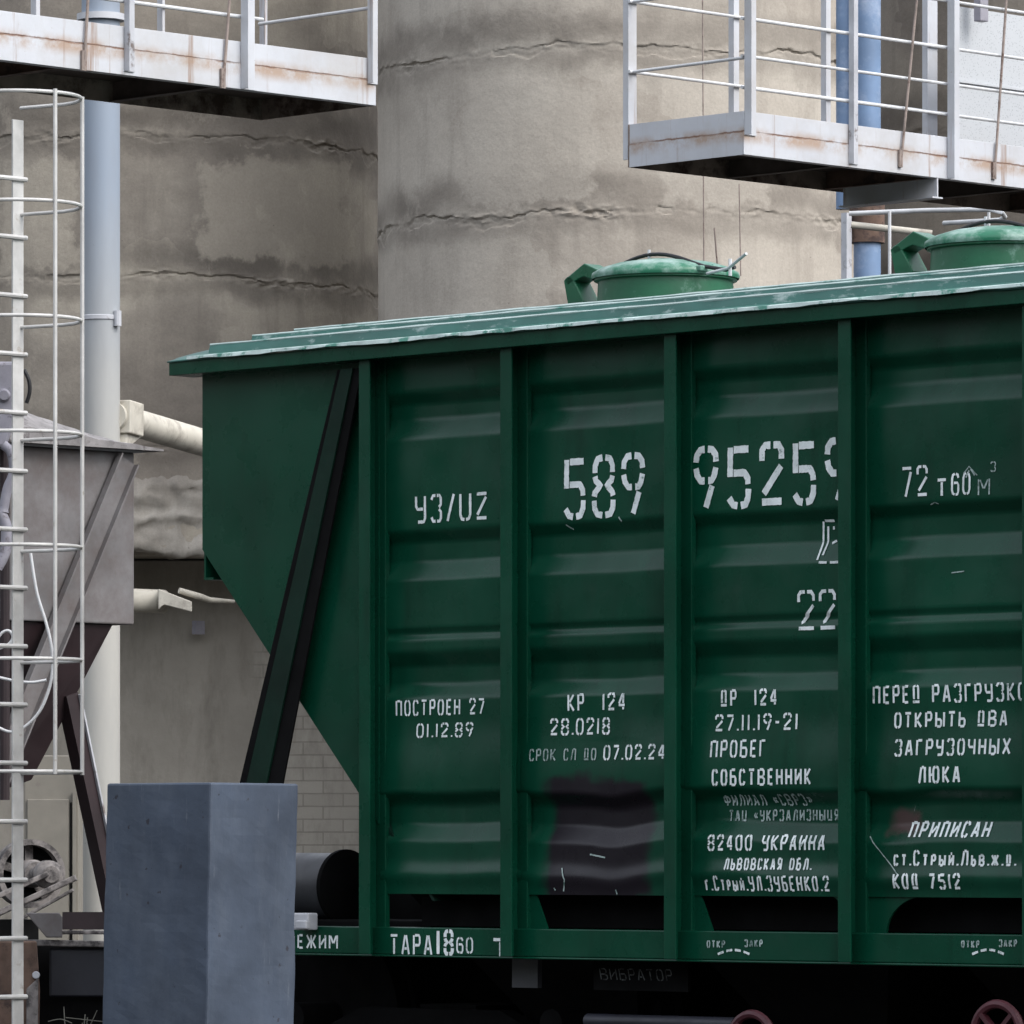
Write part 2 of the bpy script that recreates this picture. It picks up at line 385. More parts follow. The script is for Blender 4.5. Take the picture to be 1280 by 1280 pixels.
# ------------------------------------------------------------------ concrete silos and the wall behind
def silo(px, d, P, seams, mat, label, zb, zt, seed, fine=True):
    Rr = P/F*d; cx = (px-640)/F*d
    nf = 560 if fine else 220
    th = [R(-190+200*i/nf) for i in range(nf+1)]+[R(10+160*i/30) for i in range(1, 30)]
    zs = []; z = zb
    while z < zt:
        zs.append(z); near = min(abs(z-s) for s in seams) if seams else 9
        z += .011 if near < .22 else .03 if near < .5 else .09
    zs.append(zt)
    v = []; f = []; n = len(th)
    for z in zs:
        for a in th:
            ca, sa = math.cos(a), math.sin(a); r = Rr
            wob = noise.noise(Vector((ca*2*Rr*.3, sa*2*Rr*.3, z*.5+seed)))
            r += wob*.012
            for k, s0 in enumerate(seams):
                if abs(z-s0) < .6:
                    q = Vector((ca*Rr, sa*Rr, seed*3.1+k*7))
                    sz = s0+noise.noise(q*1.1)*.07+noise.noise(q*3.5)*.05+noise.noise(q*11)*.022
                    t = z-sz
                    rag = noise.noise(Vector((ca*Rr*4, sa*Rr*4, z*9+seed)))*.012
                    am = max(0, min(1, .5+1.6*noise.noise(q*.9+Vector((1, 8, 2)))))
                    r += .013*am*max(0, min(1, (t+rag)/.012))*math.exp(-max(0, t)/.35)
                    cm = math.exp(-((t+.02)/.06)**2)*(.35+max(0, noise.noise(q*1.6+Vector((6, 6, 6)))*2))
                    r += cm*(noise.noise(Vector((ca*Rr*9, sa*Rr*9, z*20+seed)))*.020+noise.noise(Vector((ca*Rr*22, sa*Rr*22, z*45+seed)))*.010)        # bulging lip of the upper pour
                    w = .5+noise.noise(q*2.2+Vector((0, 0, 4)))                          # open crack where the joint has spalled
                    wd = .006+.03*max(0, w-.35)
                    if -wd*.8 < t+rag < .003: r -= .016*min(1, max(0, w-.58)*2.2)
                    q2 = noise.noise(q*2.7+Vector((3, 0, 9)))
                    if q2 > .12 and -.16*q2-.03 < t < 0: r -= .008
            v.append(Vector((ca*r, sa*r, z)))
    for i in range(len(zs)-1):
        for j in range(n):
            f.append((i*n+j, i*n+(j+1) % n, (i+1)*n+(j+1) % n, (i+1)*n+j))
    b = MB(); f.append(tuple(range((len(zs)-1)*n, len(zs)*n))); f.append(tuple(reversed(range(n))))
    b.v = v; b.f = f
    me = bpy.data.meshes.new("concrete_silo"); me.from_pydata([tuple(p-Vector((0, 0, zb))) for p in v], [], f); me.update()
    o = bpy.data.objects.new("concrete_silo", me); COL.objects.link(o); o.location = (cx, d, zb); me.materials.append(mat)
    for p in me.polygons: p.use_smooth = True
    me.set_sharp_from_angle(angle=R(35))
    return tag(o, label, "silo", "concrete silos behind the wagon")
zz = lambda py, d: CAMZ+(HZ-py)/F*d
d1, d2, d3 = 60, 64, 66
seR = [zz(98, d1), zz(296, d1), zz(500, d1)]
silo(779, d1, 307, seR, silo_mat("beige_concrete", (.425, .382, .328), (.285, .252, .215), (.49, .448, .388), seR, [(-1.55, -.35, 7.95, 8.95, .5), (.35, 1.4, 7.9, 8.7, .45), (-1.75, -1.25, 6.2, 7.0, .5)]),
     "large beige concrete silo with cracked joints behind the green wagon, nearest of the silos", 0, 12.5, 1)
d2e = d2
zbL = zz(690, d2-2.5)
seL = [zz(168, d2-2.5), zz(345, d2-2.5), zz(555, d2-2.5)]
silo(178, d2, 303, seL, silo_mat("brown_concrete", (.300, .268, .226), (.20, .176, .150), (.45, .405, .335), [s-zbL for s in seL], [(.75, 2.25, 3.05, 4.05, .55), (-1.3, -.5, 2.9, 4.0, .5), (.9, 2.0, 1.2, 2.3, .5)]),
     "dark brownish concrete silo behind the blue pipe and caged ladder on the left", zbL, 12.8, 5)
seT = [zz(150, d3-2.5), zz(345, d3-2.5)]
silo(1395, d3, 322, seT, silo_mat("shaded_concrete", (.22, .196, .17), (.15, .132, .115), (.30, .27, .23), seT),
     "brownish concrete silo at the right edge behind the blue pipe with the brown sleeve", 0, 12.6, 9, False)

def wall_mat():
    g = NG("painted_brick_and_plaster"); x, y, z = g.sep()
    br = g.n('ShaderNodeTexBrick'); br.inputs['Scale'].default_value = 1.0
    br.inputs['Brick Width'].default_value = .42; br.inputs['Row Height'].default_value = .135; br.inputs['Mortar Size'].default_value = .008
    br.inputs['Color1'].default_value = (.41, .378, .325, 1); br.inputs['Color2'].default_value = (.38, .35, .30, 1); br.inputs['Mortar'].default_value = (.30, .275, .235, 1)
    cm = g.n('ShaderNodeCombineXYZ'); g.l(x, cm.inputs[0]); g.l(z, cm.inputs[1]); g.l(cm.outputs[0], br.inputs[0])
    pl = g.ramp(g.noise(1.1, 7, .6), [(.3, (.265, .242, .205)), (.7, (.37, .338, .288))])
    mk = g.smooth(g.math('ADD', x, g.math('MULTIPLY', g.math('SUBTRACT', g.noise(2, 6), .5), .5)), 1.75, 2.0)
    col = g.mix(mk, pl, br.outputs['Color'])
    st = g.ramp(g.noise(4, 8, .7, stretch=(1, 1, .3), off=(1, 1, 1)), [(.47, 0.), (.72, .6)])
    col = g.mix(st, col, (.15, .135, .112))
    hb = g.math('ADD', g.math('MULTIPLY', g.math('MULTIPLY', br.outputs['Fac'], mk), -1.2), g.noise(12, 7))
    g.bump(hb, .5, .012)
    return g.done(col, .9, 0, .2)
wd = 62.9
bx0 = Vector((( -260-640)/F*wd, wd, 0))
b = MB(); xr = (1700-640)/F*wd
b.box((-8.5, wd, 0), (xr, wd+.4, zbL-.02))
o = b.build("brick_wall", wall_mat(), base=(-4.5, wd, 0), world=True, bevel=.01)
tag(o, "pale plastered and painted brick wall under the dark silo", "wall")
b = MB(); ctr = Vector(((178-640)/F*d2, d2, 0))
# rough ring beam under the left silo
mring = MB(); Rl = 303/F*d2
n = 420; prof = [(Rl-.9, zbL-.001), (Rl-.02, zbL-.06), (Rl+.05, zbL-.02)]+[(Rl+.03+.02*math.sin(k*1.3), zbL+.02+.05*k) for k in range(1, 13)]+[(Rl+.03, zbL+.68), (Rl-.05, zbL+.80)]
for (r, z) in prof:
    for j in range(n):
        a = 2*math.pi*j/n; q = Vector((math.cos(a)*5, math.sin(a)*5, z*3))
        rr = r+noise.noise(q)*.07+noise.noise(q*3)*.05+noise.noise(q*9)*.03
        mring.v.append(Vector((ctr.x+math.cos(a)*rr, ctr.y+math.sin(a)*rr, z+noise.noise(q*1.3+Vector((5, 5, 5)))*.09+noise.noise(q*4+Vector((5, 5, 5)))*.04)))
for i in range(len(prof)-1):
    for j in range(n): mring.f.append((i*n+j, i*n+(j+1) % n, (i+1)*n+(j+1) % n, (i+1)*n+j))
o = mring.build("ring_beam", silo_mat("ring_concrete", (.34, .312, .272), (.22, .198, .172), (.42, .39, .345), []), base=(ctr.x, ctr.y, zbL), world=True, smooth='all')
tag(o, "rough crumbling concrete ring beam at the foot of the dark left silo", "ring beam")

# ------------------------------------------------------------------ THE WAGON
WG = thing("hopper_wagon", "dark green railway hopper wagon with ribbed sides and white stencilled lettering", "wagon", (2.78, 1.6, .35))
POST = [S(455, 900, 0).x, S(632, 900, 0).x, S(837, 900, 0).x, S(1055, 900, 0).x]
POST += [POST[-1]+1.093, POST[-1]+2.186, POST[-1]+3.28]
XM = (POST[0]+POST[-1])/2
YP = .120                                     # panel plane behind the post face
ZP0, ZP1 = 1.46, 4.10
GRO = [(3.925, 3.865, 3.79, 3.695), (3.245, 3.185, 3.09, 3.0), (2.65, 2.575, 2.488, 2.418), (1.957, 1.887, 1.80, 1.715)]
def sst(a, b, v):
    t = max(0, min(1, (v-a)/(b-a))); return t*t*(3-2*t)
def lst(a, b, v):                             # straight ramp with slightly rounded corners
    t = max(0, min(1, (v-a)/(b-a))); return .9*t+.1*t*t*(3-2*t)
PW, PD = .078, .125
def bay(x):
    for i in range(len(POST)-1):
        if POST[i] <= x < POST[i+1]: return i
    return 0 if x < POST[0] else len(POST)-2
def surf(x, z):
    i = bay(x); a, bb = POST[i]+PW/2, POST[i+1]-PW/2
    mk = sst(a-.065, a-.03, x)*(1-sst(bb+.03, bb+.065, x))
    w = noise.noise(Vector((x*1.9, i*3.3, 2)))*.020 + noise.noise(Vector((x*4.5, i*3.3, 8)))*.005
    low = 1-sst(1.9, 2.6, z)
    zz_ = z-w*(.25+.95*low)*(1.9 if i == 1 and z < 2.2 else 1)
    g = 0
    for (z0, z1, z2, z3) in GRO:
        g = max(g, (1-lst(z1, z0, zz_))*lst(z3, z2, zz_))
    y = YP+.043*g*mk
    y -= .018*sst(2.32, 2.0, zz_)*(1-sst(1.97, 1.955, zz_)*0)*mk*sst(1.90, 1.96, zz_)      # slight belly above the lowest groove
    y += .014*(1-sst(2.745, 2.765, z))*sst(2.71, 2.722, z)*mk                           # pressed bead
    y += .03*sst(1.60, 1.46, z)*0
    y += .045*math.exp(-((zz_-1.535)/.05)**2)*0
    y -= .016*math.exp(-((zz_-1.55)/.045)**2)*mk
    y += noise.noise(Vector((x*2.1, z*2.1, i*5)))*.009 + noise.noise(Vector((x*5, z*4.5, i*5+40)))*.0034
    return y
panels = []
NX = 44
zl = []; z = ZP0
while z < ZP1: zl.append(z); z += .0115
zl.append(ZP1)
for i in range(len(POST)-1):
    b = MB(); x0, x1 = POST[i], POST[i+1]
    for z in zl:
        for j in range(NX+1):
            x = x0+.001+(x1-x0-.002)*j/NX; b.v.append(Vector((x, surf(x, z), z)))
    for a in range(len(zl)-1):
        for j in range(NX): b.f.append((a*(NX+1)+j, a*(NX+1)+j+1, (a+1)*(NX+1)+j+1, (a+1)*(NX+1)+j))
    mat = M['green_patch'] if i == 1 else M['green_graze'] if i == 3 else M['green']
    o = b.build("side_panel", mat, WG, smooth='all')
    if i == 1: o['label'] = "panel with a sooty black patch at its foot"
    panels.append(o)
# materials with a patch read object space = wagon base at (2.78,1.6,.35): shift the patch boxes accordingly
for mname in ("green_paint_sooty", "green_paint_grazed"):
    t = bpy.data.materials[mname].node_tree
    sx = [n for n in t.nodes if n.bl_idname == 'ShaderNodeSeparateXYZ'][0]
    va = t.nodes.new('ShaderNodeVectorMath'); va.operation = 'ADD'; va.inputs[1].default_value = (2.78, 1.6, .35)
    src = sx.inputs[0].links[0].from_socket; t.links.new(src, va.inputs[0]); t.links.new(va.outputs[0], sx.inputs[0])

ZS0, ZS1 = 1.162, 1.296                       # side sill
ZF0, ZF1 = 4.088, 4.158                       # eave angle
XA = S(253, 600, .1).x                        # end of the side sheet
XB = 2*XM-XA
XE0 = S(212, 460, -.03).x; XE1 = 2*XM-XE0
SX0 = S(150, 1170, .05).x; SX1 = 2*XM-SX0
for i, x in enumerate(POST):                  # side posts: channels open to the right
    b = MB()
    zt = ZF0+.002
    b.box((x-PW/2, 0, ZS0), (x+PW/2, .012, zt))
    b.box((x-PW/2, .012, ZS0), (x-PW/2+.012, YP+.02, zt))
    b.box((x-PW/2+.012, YP-.012, ZS0), (x+PW/2, YP+.02, zt))
    b.build("side_post", M['green'], WG, bevel=.004)
b = MB(); b.box((SX0, .085, ZS0), (SX1, .22, ZS1)); b.box((SX0, .078, ZS0-.012), (SX1, .26, ZS0-.001))
sill = b.build("side_sill", M['green'], WG, bevel=.005)
b = MB(); b.box((SX0, 2.98, ZS0), (SX1, 3.11, ZS1)); b.build("far_side_sill", M['green'], WG, bevel=.005)
# plates around the discharge openings
def opening(i, poly_l, poly_r):
    for p in (poly_l, poly_r):
        if not p: continue
        b = MB(); b.prism([Vector((x, YP+.012, z)) for x, z in p], (0, .012, 0)); b.build("gusset_plate", M['green'], WG)
for i in range(len(POST)-1):
    a, c = POST[i]+PW/2-.02, POST[i+1]-PW/2-.02
    if i in (1, 2, 4):
        rr = [(c-.16, 1.47)] + [(c-.16+.10*math.sin(t*math.pi/2/6), 1.47-.005-.10*(1-math.cos(t*math.pi/2/6))) for t in range(7)] + [(c, 1.34), (c, 1.47)]
        opening(i, [(a, 1.28), (a+.14, 1.28), (a+.05, 1.47), (a, 1.47)], rr if i == 2 else None)
    elif i in (3, 5):
        arc = [(a+.12+.24*(1-math.cos(t*math.pi/2/8)), 1.29+.175*math.sin(t*math.pi/2/8)) for t in range(9)]
        opening(i, [(a, 1.28)]+arc+[(a, 1.47)], None)
# side sheets of the sloping ends, end plates, slope sheets
zA0 = S(253, 687, .1).z; zB = S(453, 1030, .1).z; zlip = S(253, 725, .1).z
for (xa, xp, sgn) in ((XA, POST[0], 1), (XB, POST[-1], -1)):
    for y0 in (.10, 3.09):
        b = MB(); b.prism([Vector((xa, y0, ZF0+.03)), Vector((xa, y0, zA0)), Vector((xp-sgn*.0, y0, zB)), Vector((xp, y0, ZF0+.03))], (0, .012, 0))
        b.build("end_side_sheet", M['green'], WG)
    b = MB(); b.box((xa, .112, zlip), (xa+sgn*.012, 3.09, ZF0+.03)); b.box((xa+sgn*.012, .112, zlip), (xa+sgn*.07, 3.09, zlip+.012))
    b.build("end_plate", M['green'], WG)
    b = MB(); b.prism([Vector((xa+sgn*.014, .13, zA0)), Vector((xp+sgn*.35, .13, zB-.35*(zA0-zB)/abs(xp-xa))), Vector((xp+sgn*.37, .13, zB-.35*(zA0-zB)/abs(xp-xa))), Vector((xa+sgn*.034, .13, zA0))], (0, 2.93, 0))
    b.build("end_slope_sheet", M['dark_green'], WG)
# raking braces at the ends
for sgn, xm in ((1, 0), (-1, 1)):
    def fx(p): return Vector((2*XM-p.x, p.y, p.z)) if xm else p
    b = MB()
    for y in (.05, .095):
        pass
    topL, topR = fx(S(420, 470, .03)), fx(S(450, 470, .03)); botL, botR = fx(S(298, 985, .03)), fx(S(352, 985, .03))
    dl = (botL-topL); zt, zbm = topL.z+.03, ZS1
    def at(P0, P1, z): t = (z-P0.z)/(P1.z-P0.z); return P0.lerp(P1, t)
    tl, tr, bl, br_ = at(topL, botL, zt), at(topR, botR, zt), at(topL, botL, zbm), at(topR, botR, zbm)
    b.prism([tl, tr, br_, bl], (0, .01, 0))
    br = b.build("end_brace", M['black'], WG)
    m = MB(); c0, c1 = tl.lerp(tr, .2), bl.lerp(br_, .2); e0, e1 = tl.lerp(tr, .70), bl.lerp(br_, .66)
    off = Vector((0, -.012, 0)); m.prism([c0+off, e0+off, e1+off, c1+off], (0, .010, 0))
    o = m.build("brace_web", M['dark_green'], br)
    m = MB(); m.prism([tl+Vector((0, .01, 0)), tl.lerp(tr, .2)+Vector((0, .01, 0)), bl.lerp(br_, .2)+Vector((0, .01, 0)), bl+Vector((0, .01, 0))], (0, .058, 0)); m.build("brace_flange", M['black'], br)
# far side and floor of the body
b = MB(); b.box((POST[0], 3.085, 1.46), (POST[-1], 3.10, ZF1-.02)); b.build("far_side_sheet", M['dark_green'], WG)
for k in range(4):                            # hopper pockets with discharge gates
    xc = POST[0]+.8+k*(POST[-1]-POST[0]-1.6)/3; b = MB()
    b.quad_box([(xc-.35, .75, .80), (xc+.35, .75, .80), (xc+.35, 2.45, .80), (xc-.35, 2.45, .80), (xc-.80, .26, 1.50), (xc+.80, .26, 1.50), (xc+.80, 2.94, 1.50), (xc-.80, 2.94, 1.50)])
    b.box((xc-.42, .6, .74), (xc+.42, 2.6, .80)); b.build("hopper_pocket", M['black'], WG)
b = MB(); b.box((SX0+.1, 1.25, .72), (SX1-.1, 1.95, 1.42)); b.build("centre_sill", M['black'], WG)
b = MB(); b.box((POST[0]+.1, .30, 1.30), (POST[-1]-.1, 2.9, 1.452)); b.build("floor_plate", M['black'], WG)
b = MB(); b.box((SX0-.02, .23, .98), (SX0+.10, 2.97, 1.30)); b.build("end_beam", M['black'], WG, bevel=.006); b = MB(); b.box((SX1-.10, .23, .98), (SX1+.02, 2.97, 1.30)); b.build("end_beam", M['black'], WG, bevel=.006)
for xx in (SX0+1.75, SX1-1.75):               # bogies
    b = MB()
    for yy in (.62, 2.58):
        b.prism([Vector((xx-1.15, yy-.05, .62)), Vector((xx-1.15, yy-.05, .50)), Vector((xx-.4, yy-.05, .36)), Vector((xx+.4, yy-.05, .36)), Vector((xx+1.15, yy-.05, .50)), Vector((xx+1.15, yy-.05, .62)), Vector((xx+.5, yy-.05, .88)), Vector((xx-.5, yy-.05, .88))], (0, .1, 0))
    b.box((xx-.2, .7, .55), (xx+.2, 2.5, .9)); b.build("bogie", M['black'], WG)
    for dx in (-.925, .925):
        b = MB()
        for yy in (.84, 2.36):
            b.lathe((xx+dx, yy-.065, .345+.475), (0, 1, 0), [(.05, 0), (.43, 0), (.475, .01), (.475, .11), (.50, .115), (.505, .14), (.05, .14)], 40)
        b.tube([(xx+dx, .5, .82), (xx+dx, 2.7, .82)], .08, 14); b.build("wheelset", M['black'], WG, smooth=35)
# eave angle and roof
b = MB(); b.box((XE0, -.035, ZF0), (XE1, -.02, ZF1)); b.box((XE0, -.02, ZF0), (XE1, .14, ZF0+.012))
b.box((XE0, 3.22, ZF0), (XE1, 3.235, ZF1)); b.box((XE0, -.02, ZF0+.012), (XE0+.014, 3.22, ZF1)); b.box((XE1-.014, -.02, ZF0+.012), (XE1, 3.22, ZF1))
b.build("eave_angle", M['green'], WG, bevel=.003)
def roofz(y): return ZF1+.004+0.225*(1-abs((y-1.6)/1.65)**2.0)
b = MB(); ys = []; y = -.045
RIB = [.14+.292*k for k in range(11)]
while y <= 3.2451: ys.append(y); y += .0235
nx = 200; xs = [XE0-.004+(XE1-XE0+.008)*i/nx for i in range(nx+1)]
for x in xs:
    for y in ys:
        h = 0
        for r in RIB:
            h = 0
        endm = sst(XE0+.10, XE0+.13, x)*(1-sst(XE1-.13, XE1-.10, x))
        z = roofz(y)+h*endm+noise.noise(Vector((x*1.3, y*2.2, 3)))*.008
        if y < .02: z += noise.noise(Vector((x*2.3, 0, 7)))*.006+noise.noise(Vector((x*9, 0, 7)))*.003
        b.v.append(Vector((x, y, z)))
ny = len(ys)
for i in range(nx):
    for j in range(ny-1): b.f.append((i*ny+j, (i+1)*ny+j, (i+1)*ny+j+1, i*ny+j+1))
roof = b.build("roof", M['roof'], WG, smooth=50)
sm = roof.modifiers.new("thick", 'SOLIDIFY'); sm.thickness = .008; sm.offset = -1
b = MB(); xs2 = [XE0+.16+(XE1-XE0-.2)*i/400 for i in range(401)]
for x in xs2:                                 # curled, worn lip of the roof sheet
    k = noise.noise(Vector((x*2.0, 3, 1))); k2 = noise.noise(Vector((x*8, 3, 9)))
    zt = roofz(-.045)+.012; d = .016+.009*k+.005*k2
    b.v += [Vector((x, -.036, zt+.004)), Vector((x, -.056, zt-.001+.004*k2)), Vector((x, -.060-.01*max(0, k), zt-max(.004, d)))]
for i in range(400):
    for j in range(2): b.f.append((i*3+j, (i+1)*3+j, (i+1)*3+j+1, i*3+j+1))
o = b.build("roof_lip", M['roof_edge'], roof); sm = o.modifiers.new("thick", 'SOLIDIFY'); sm.thickness = .003
M['rib'] = paint("worn_roof_rib", (.034, .14, .115), .42, .3, 3, chip=(.36, .46, .44), chip_at=.6, chip_soft=.05, chip_scale=8, stretch=(.4, 1, 1))
M["rib_edge"] = paint("bare_rib_crest", (.50, .60, .58), .45, .3, 5, chip=(.08, .24, .2), chip_at=.6, chip_soft=.05, chip_scale=9, stretch=(.4, 1, 1))
for r in RIB:                                  # folded seams of the roof sheets
    b = MB(); k_ = 120
    for i in range(k_+1):
        x = XE0+.14+(XE1-XE0-.28)*i/k_; z = roofz(r)+noise.noise(Vector((x*1.3, r*2.2, 3)))*.006; w_ = .020+.004*noise.noise(Vector((x*5, r, 1))); h_ = .034+.002*noise.noise(Vector((x*3, r*3, 5)))
        b.v += [Vector((x, r-w_-.012, z-.01)), Vector((x, r-w_, z+h_)), Vector((x, r+w_, z+h_)), Vector((x, r+w_+.012, z-.01))]
    for i in range(k_):
        for j in range(4): b.f.append((i*4+j, (i+1)*4+j, (i+1)*4+(j+1) % 4, i*4+(j+1) % 4))
    b.f += [(0, 1, 2, 3), tuple(k_*4+q for q in (3, 2, 1, 0))]
    rb_ = b.build("roof_rib", M['rib'], roof)
    b = MB(); b.tube([(XE0+.14+(XE1-XE0-.28)*i/k_, r-.016+.003*noise.noise(Vector((i*.7, r, 1))), roofz(r)+.035+.003*noise.noise(Vector((i*.21, r*3, 5)))) for i in range(k_+1)], [.0075+.004*noise.noise(Vector((i*.37, r, 8))) for i in range(k_+1)], 6); b.build("crest", M['rib_edge'], rb_)
# hatches
HX = [S(832, 380, 1.6).x, S(1253, 340, 1.6).x]; HX += [2*HX[1]-HX[0], 3*HX[1]-2*HX[0]]
for hx in HX:
    zt = roofz(1.6); b = MB()
    b.lathe((hx, 1.6, zt-.06), (0, 0, 1), [(.352, 0), (.342, .215), (.362, .22), (.362, .232), (.30, .232)], 48)
    ht = b.build("hatch", M['hatch'], WG, smooth=35)
    b = MB(); b.lathe((hx, 1.6, zt+.182), (0, 0, 1), [(.372, -.012), (.376, 0), (.372, .018), (.33, .042), (.25, .066), (.14, .083), (0, .088)], 48); b.build("hatch_lid", M['hatch_lid'], ht, smooth=50)
    b = MB()
    P = lambda dx, dz: Vector((hx+dx, 1.52, zt+dz))
    b.prism([P(-.36, .205), P(-.41, .245), P(-.50, .282), P(-.645, .205), P(-.615, .175), P(-.54, .205), P(-.50, .215), P(-.42, .19)], (0, .12, 0))
    b.prism([P(-.645, .203), P(-.62, .222), P(-.585, .22), P(-.50, .09), P(-.50, -.04), P(-.585, -.04)], (0, .12, 0)); b.build("hinge_arm", M['hatch'], ht, bevel=.005)
    b = MB(); b.tube([(hx-.36, 1.5, zt+.205)]+[(hx-.33+.66*t/14, 1.5, zt+.212+.078*math.sin(math.pi*t/14)) for t in range(1, 14)]+[(hx+.36, 1.5, zt+.205), (hx+.52, 1.49, zt+.175), (hx+.58, 1.49, zt+.185)], .010, 8); b.build("lid_seal", M['rubber'], ht, smooth=True)
    b = MB(); b.tube([(hx+.40, 1.48, zt+.165), (hx+.56, 1.46, zt+.178), (hx+.74, 1.40, zt+.235)], .008, 8); b.build("lid_latch", M['rail'], ht)
    b = MB(); b.tube([(hx+.575, 1.46, zt+.14), (hx+.575, 1.46, zt+.225)], .009, 6); b.build("latch_pin", M['rail'], ht)
    b = MB(); b.box((hx+.32, 1.46, zt+.18), (hx+.375, 1.52, zt+.208)); b.build("latch_block", M['hatch_lid'], ht, bevel=.006)
    b = MB(); b.tube([(hx-.02, 1.5, zt+.26), (hx-.02, 1.5, zt+.315)], .008, 6); b.build("lid_pin", M['galv'], ht)
# end platform equipment
p0 = S(362, 1108, .55); p1 = S(438, 1108, .55); rad = .172
b = MB(); b.lathe(p0-Vector((.25, 0, 0)), (1, 0, 0), [(0, 0), (rad*.9, 0), (rad, .02), (rad, (p1-p0).x+.2)], 40); tk = b.build("air_reservoir", M['tank'], WG, smooth=40)
b = MB(); L = (p1-p0).x+.2
b.lathe(p0-Vector((.25, 0, 0)), (1, 0, 0), [(rad, L), (rad+.018, L), (rad+.018, L+.025), (rad*.9, L+.04), (0, L+.055)], 40)
b.lathe(p0-Vector((.25, 0, 0)), (1, 0, 0), [(rad, L-.47), (rad+.016, L-.47), (rad+.016, L-.45), (rad, L-.45)], 40); b.build("end_cap", M['black'], tk, smooth=30)
b = MB(); q = S(400, 1150, .9); b.box((q.x-.45, .9, ZS1-.02), (POST[0]+.25, 2.4, 1.60)); b.box((p0.x-.3, .35, ZS1-.02), (POST[0]+.1, .8, ZS1+.03))
b.box((p0.x-.12, .5, ZS1), (p0.x-.06, .6, 1.4)); b.box((p1.x-.1, .5, ZS1), (p1.x-.04, .6, 1.4)); b.build("brake_gear", M['black'], WG, bevel=.01)
q = S(380, 1150, .02); b = MB(); b.box((q.x-.07, -.0, q.z-.05), (q.x+.05, .07, q.z+.035)); b.box((q.x-.01, -.03, q.z-.045), (q.x+.065, 0, q.z+.0)); b.build("bracket", M['galv'], WG, bevel=.008)
# underframe fittings
q0 = S(640, 1203, .3); q1 = S(672, 1235, .3); b = MB(); b.box((q0.x, .3, q1.z), (q1.x, .33, q0.z+.03)); b.build("hanger_plate", M['tank'], WG)
q0 = S(742, 1200, .27); q1 = S(860, 1240, .27); b = MB(); b.box((q0.x, .27, q1.z), (q1.x, .29, q0.z+.05)); vib = b.build("vibrator_plate", M['black'], WG)
q0 = S(735, 1268, .2); q1 = S(920, 1290, .2); b = MB(); b.tube([(q0.x, .2, q0.z-.03), (q1.x, .2, q0.z-.03)], .035, 14); b.build("brake_pipe", M['navy'], WG, smooth=True)
for px, py in ((940, 1304), (1247, 1293)):
    c = S(px, py, .02); b = MB()
    ring = [(c.x+.135*math.cos(2*math.pi*t/32), c.y, c.z+.135*math.sin(2*math.pi*t/32)) for t in range(33)]
    b.tube(ring, .021, 8, False)
    for t in range(4):
        a = R(45+90*t); b.bar(c, c+Vector((.13*math.cos(a), 0, .13*math.sin(a))), .02, .035, (0, 1, 0))
    b.lathe(c-Vector((0, .03, 0)), (0, 1, 0), [(0, 0), (.04, 0), (.045, .01), (.045, .06), (0, .06)], 16); hw = b.build("hand_wheel", M['red'], WG, smooth=35)
    m = MB(); m.tube([c+Vector((0, .02, 0)), c+Vector((0, .9, 0))], .018, 8); m.build("spindle", M['black'], hw)

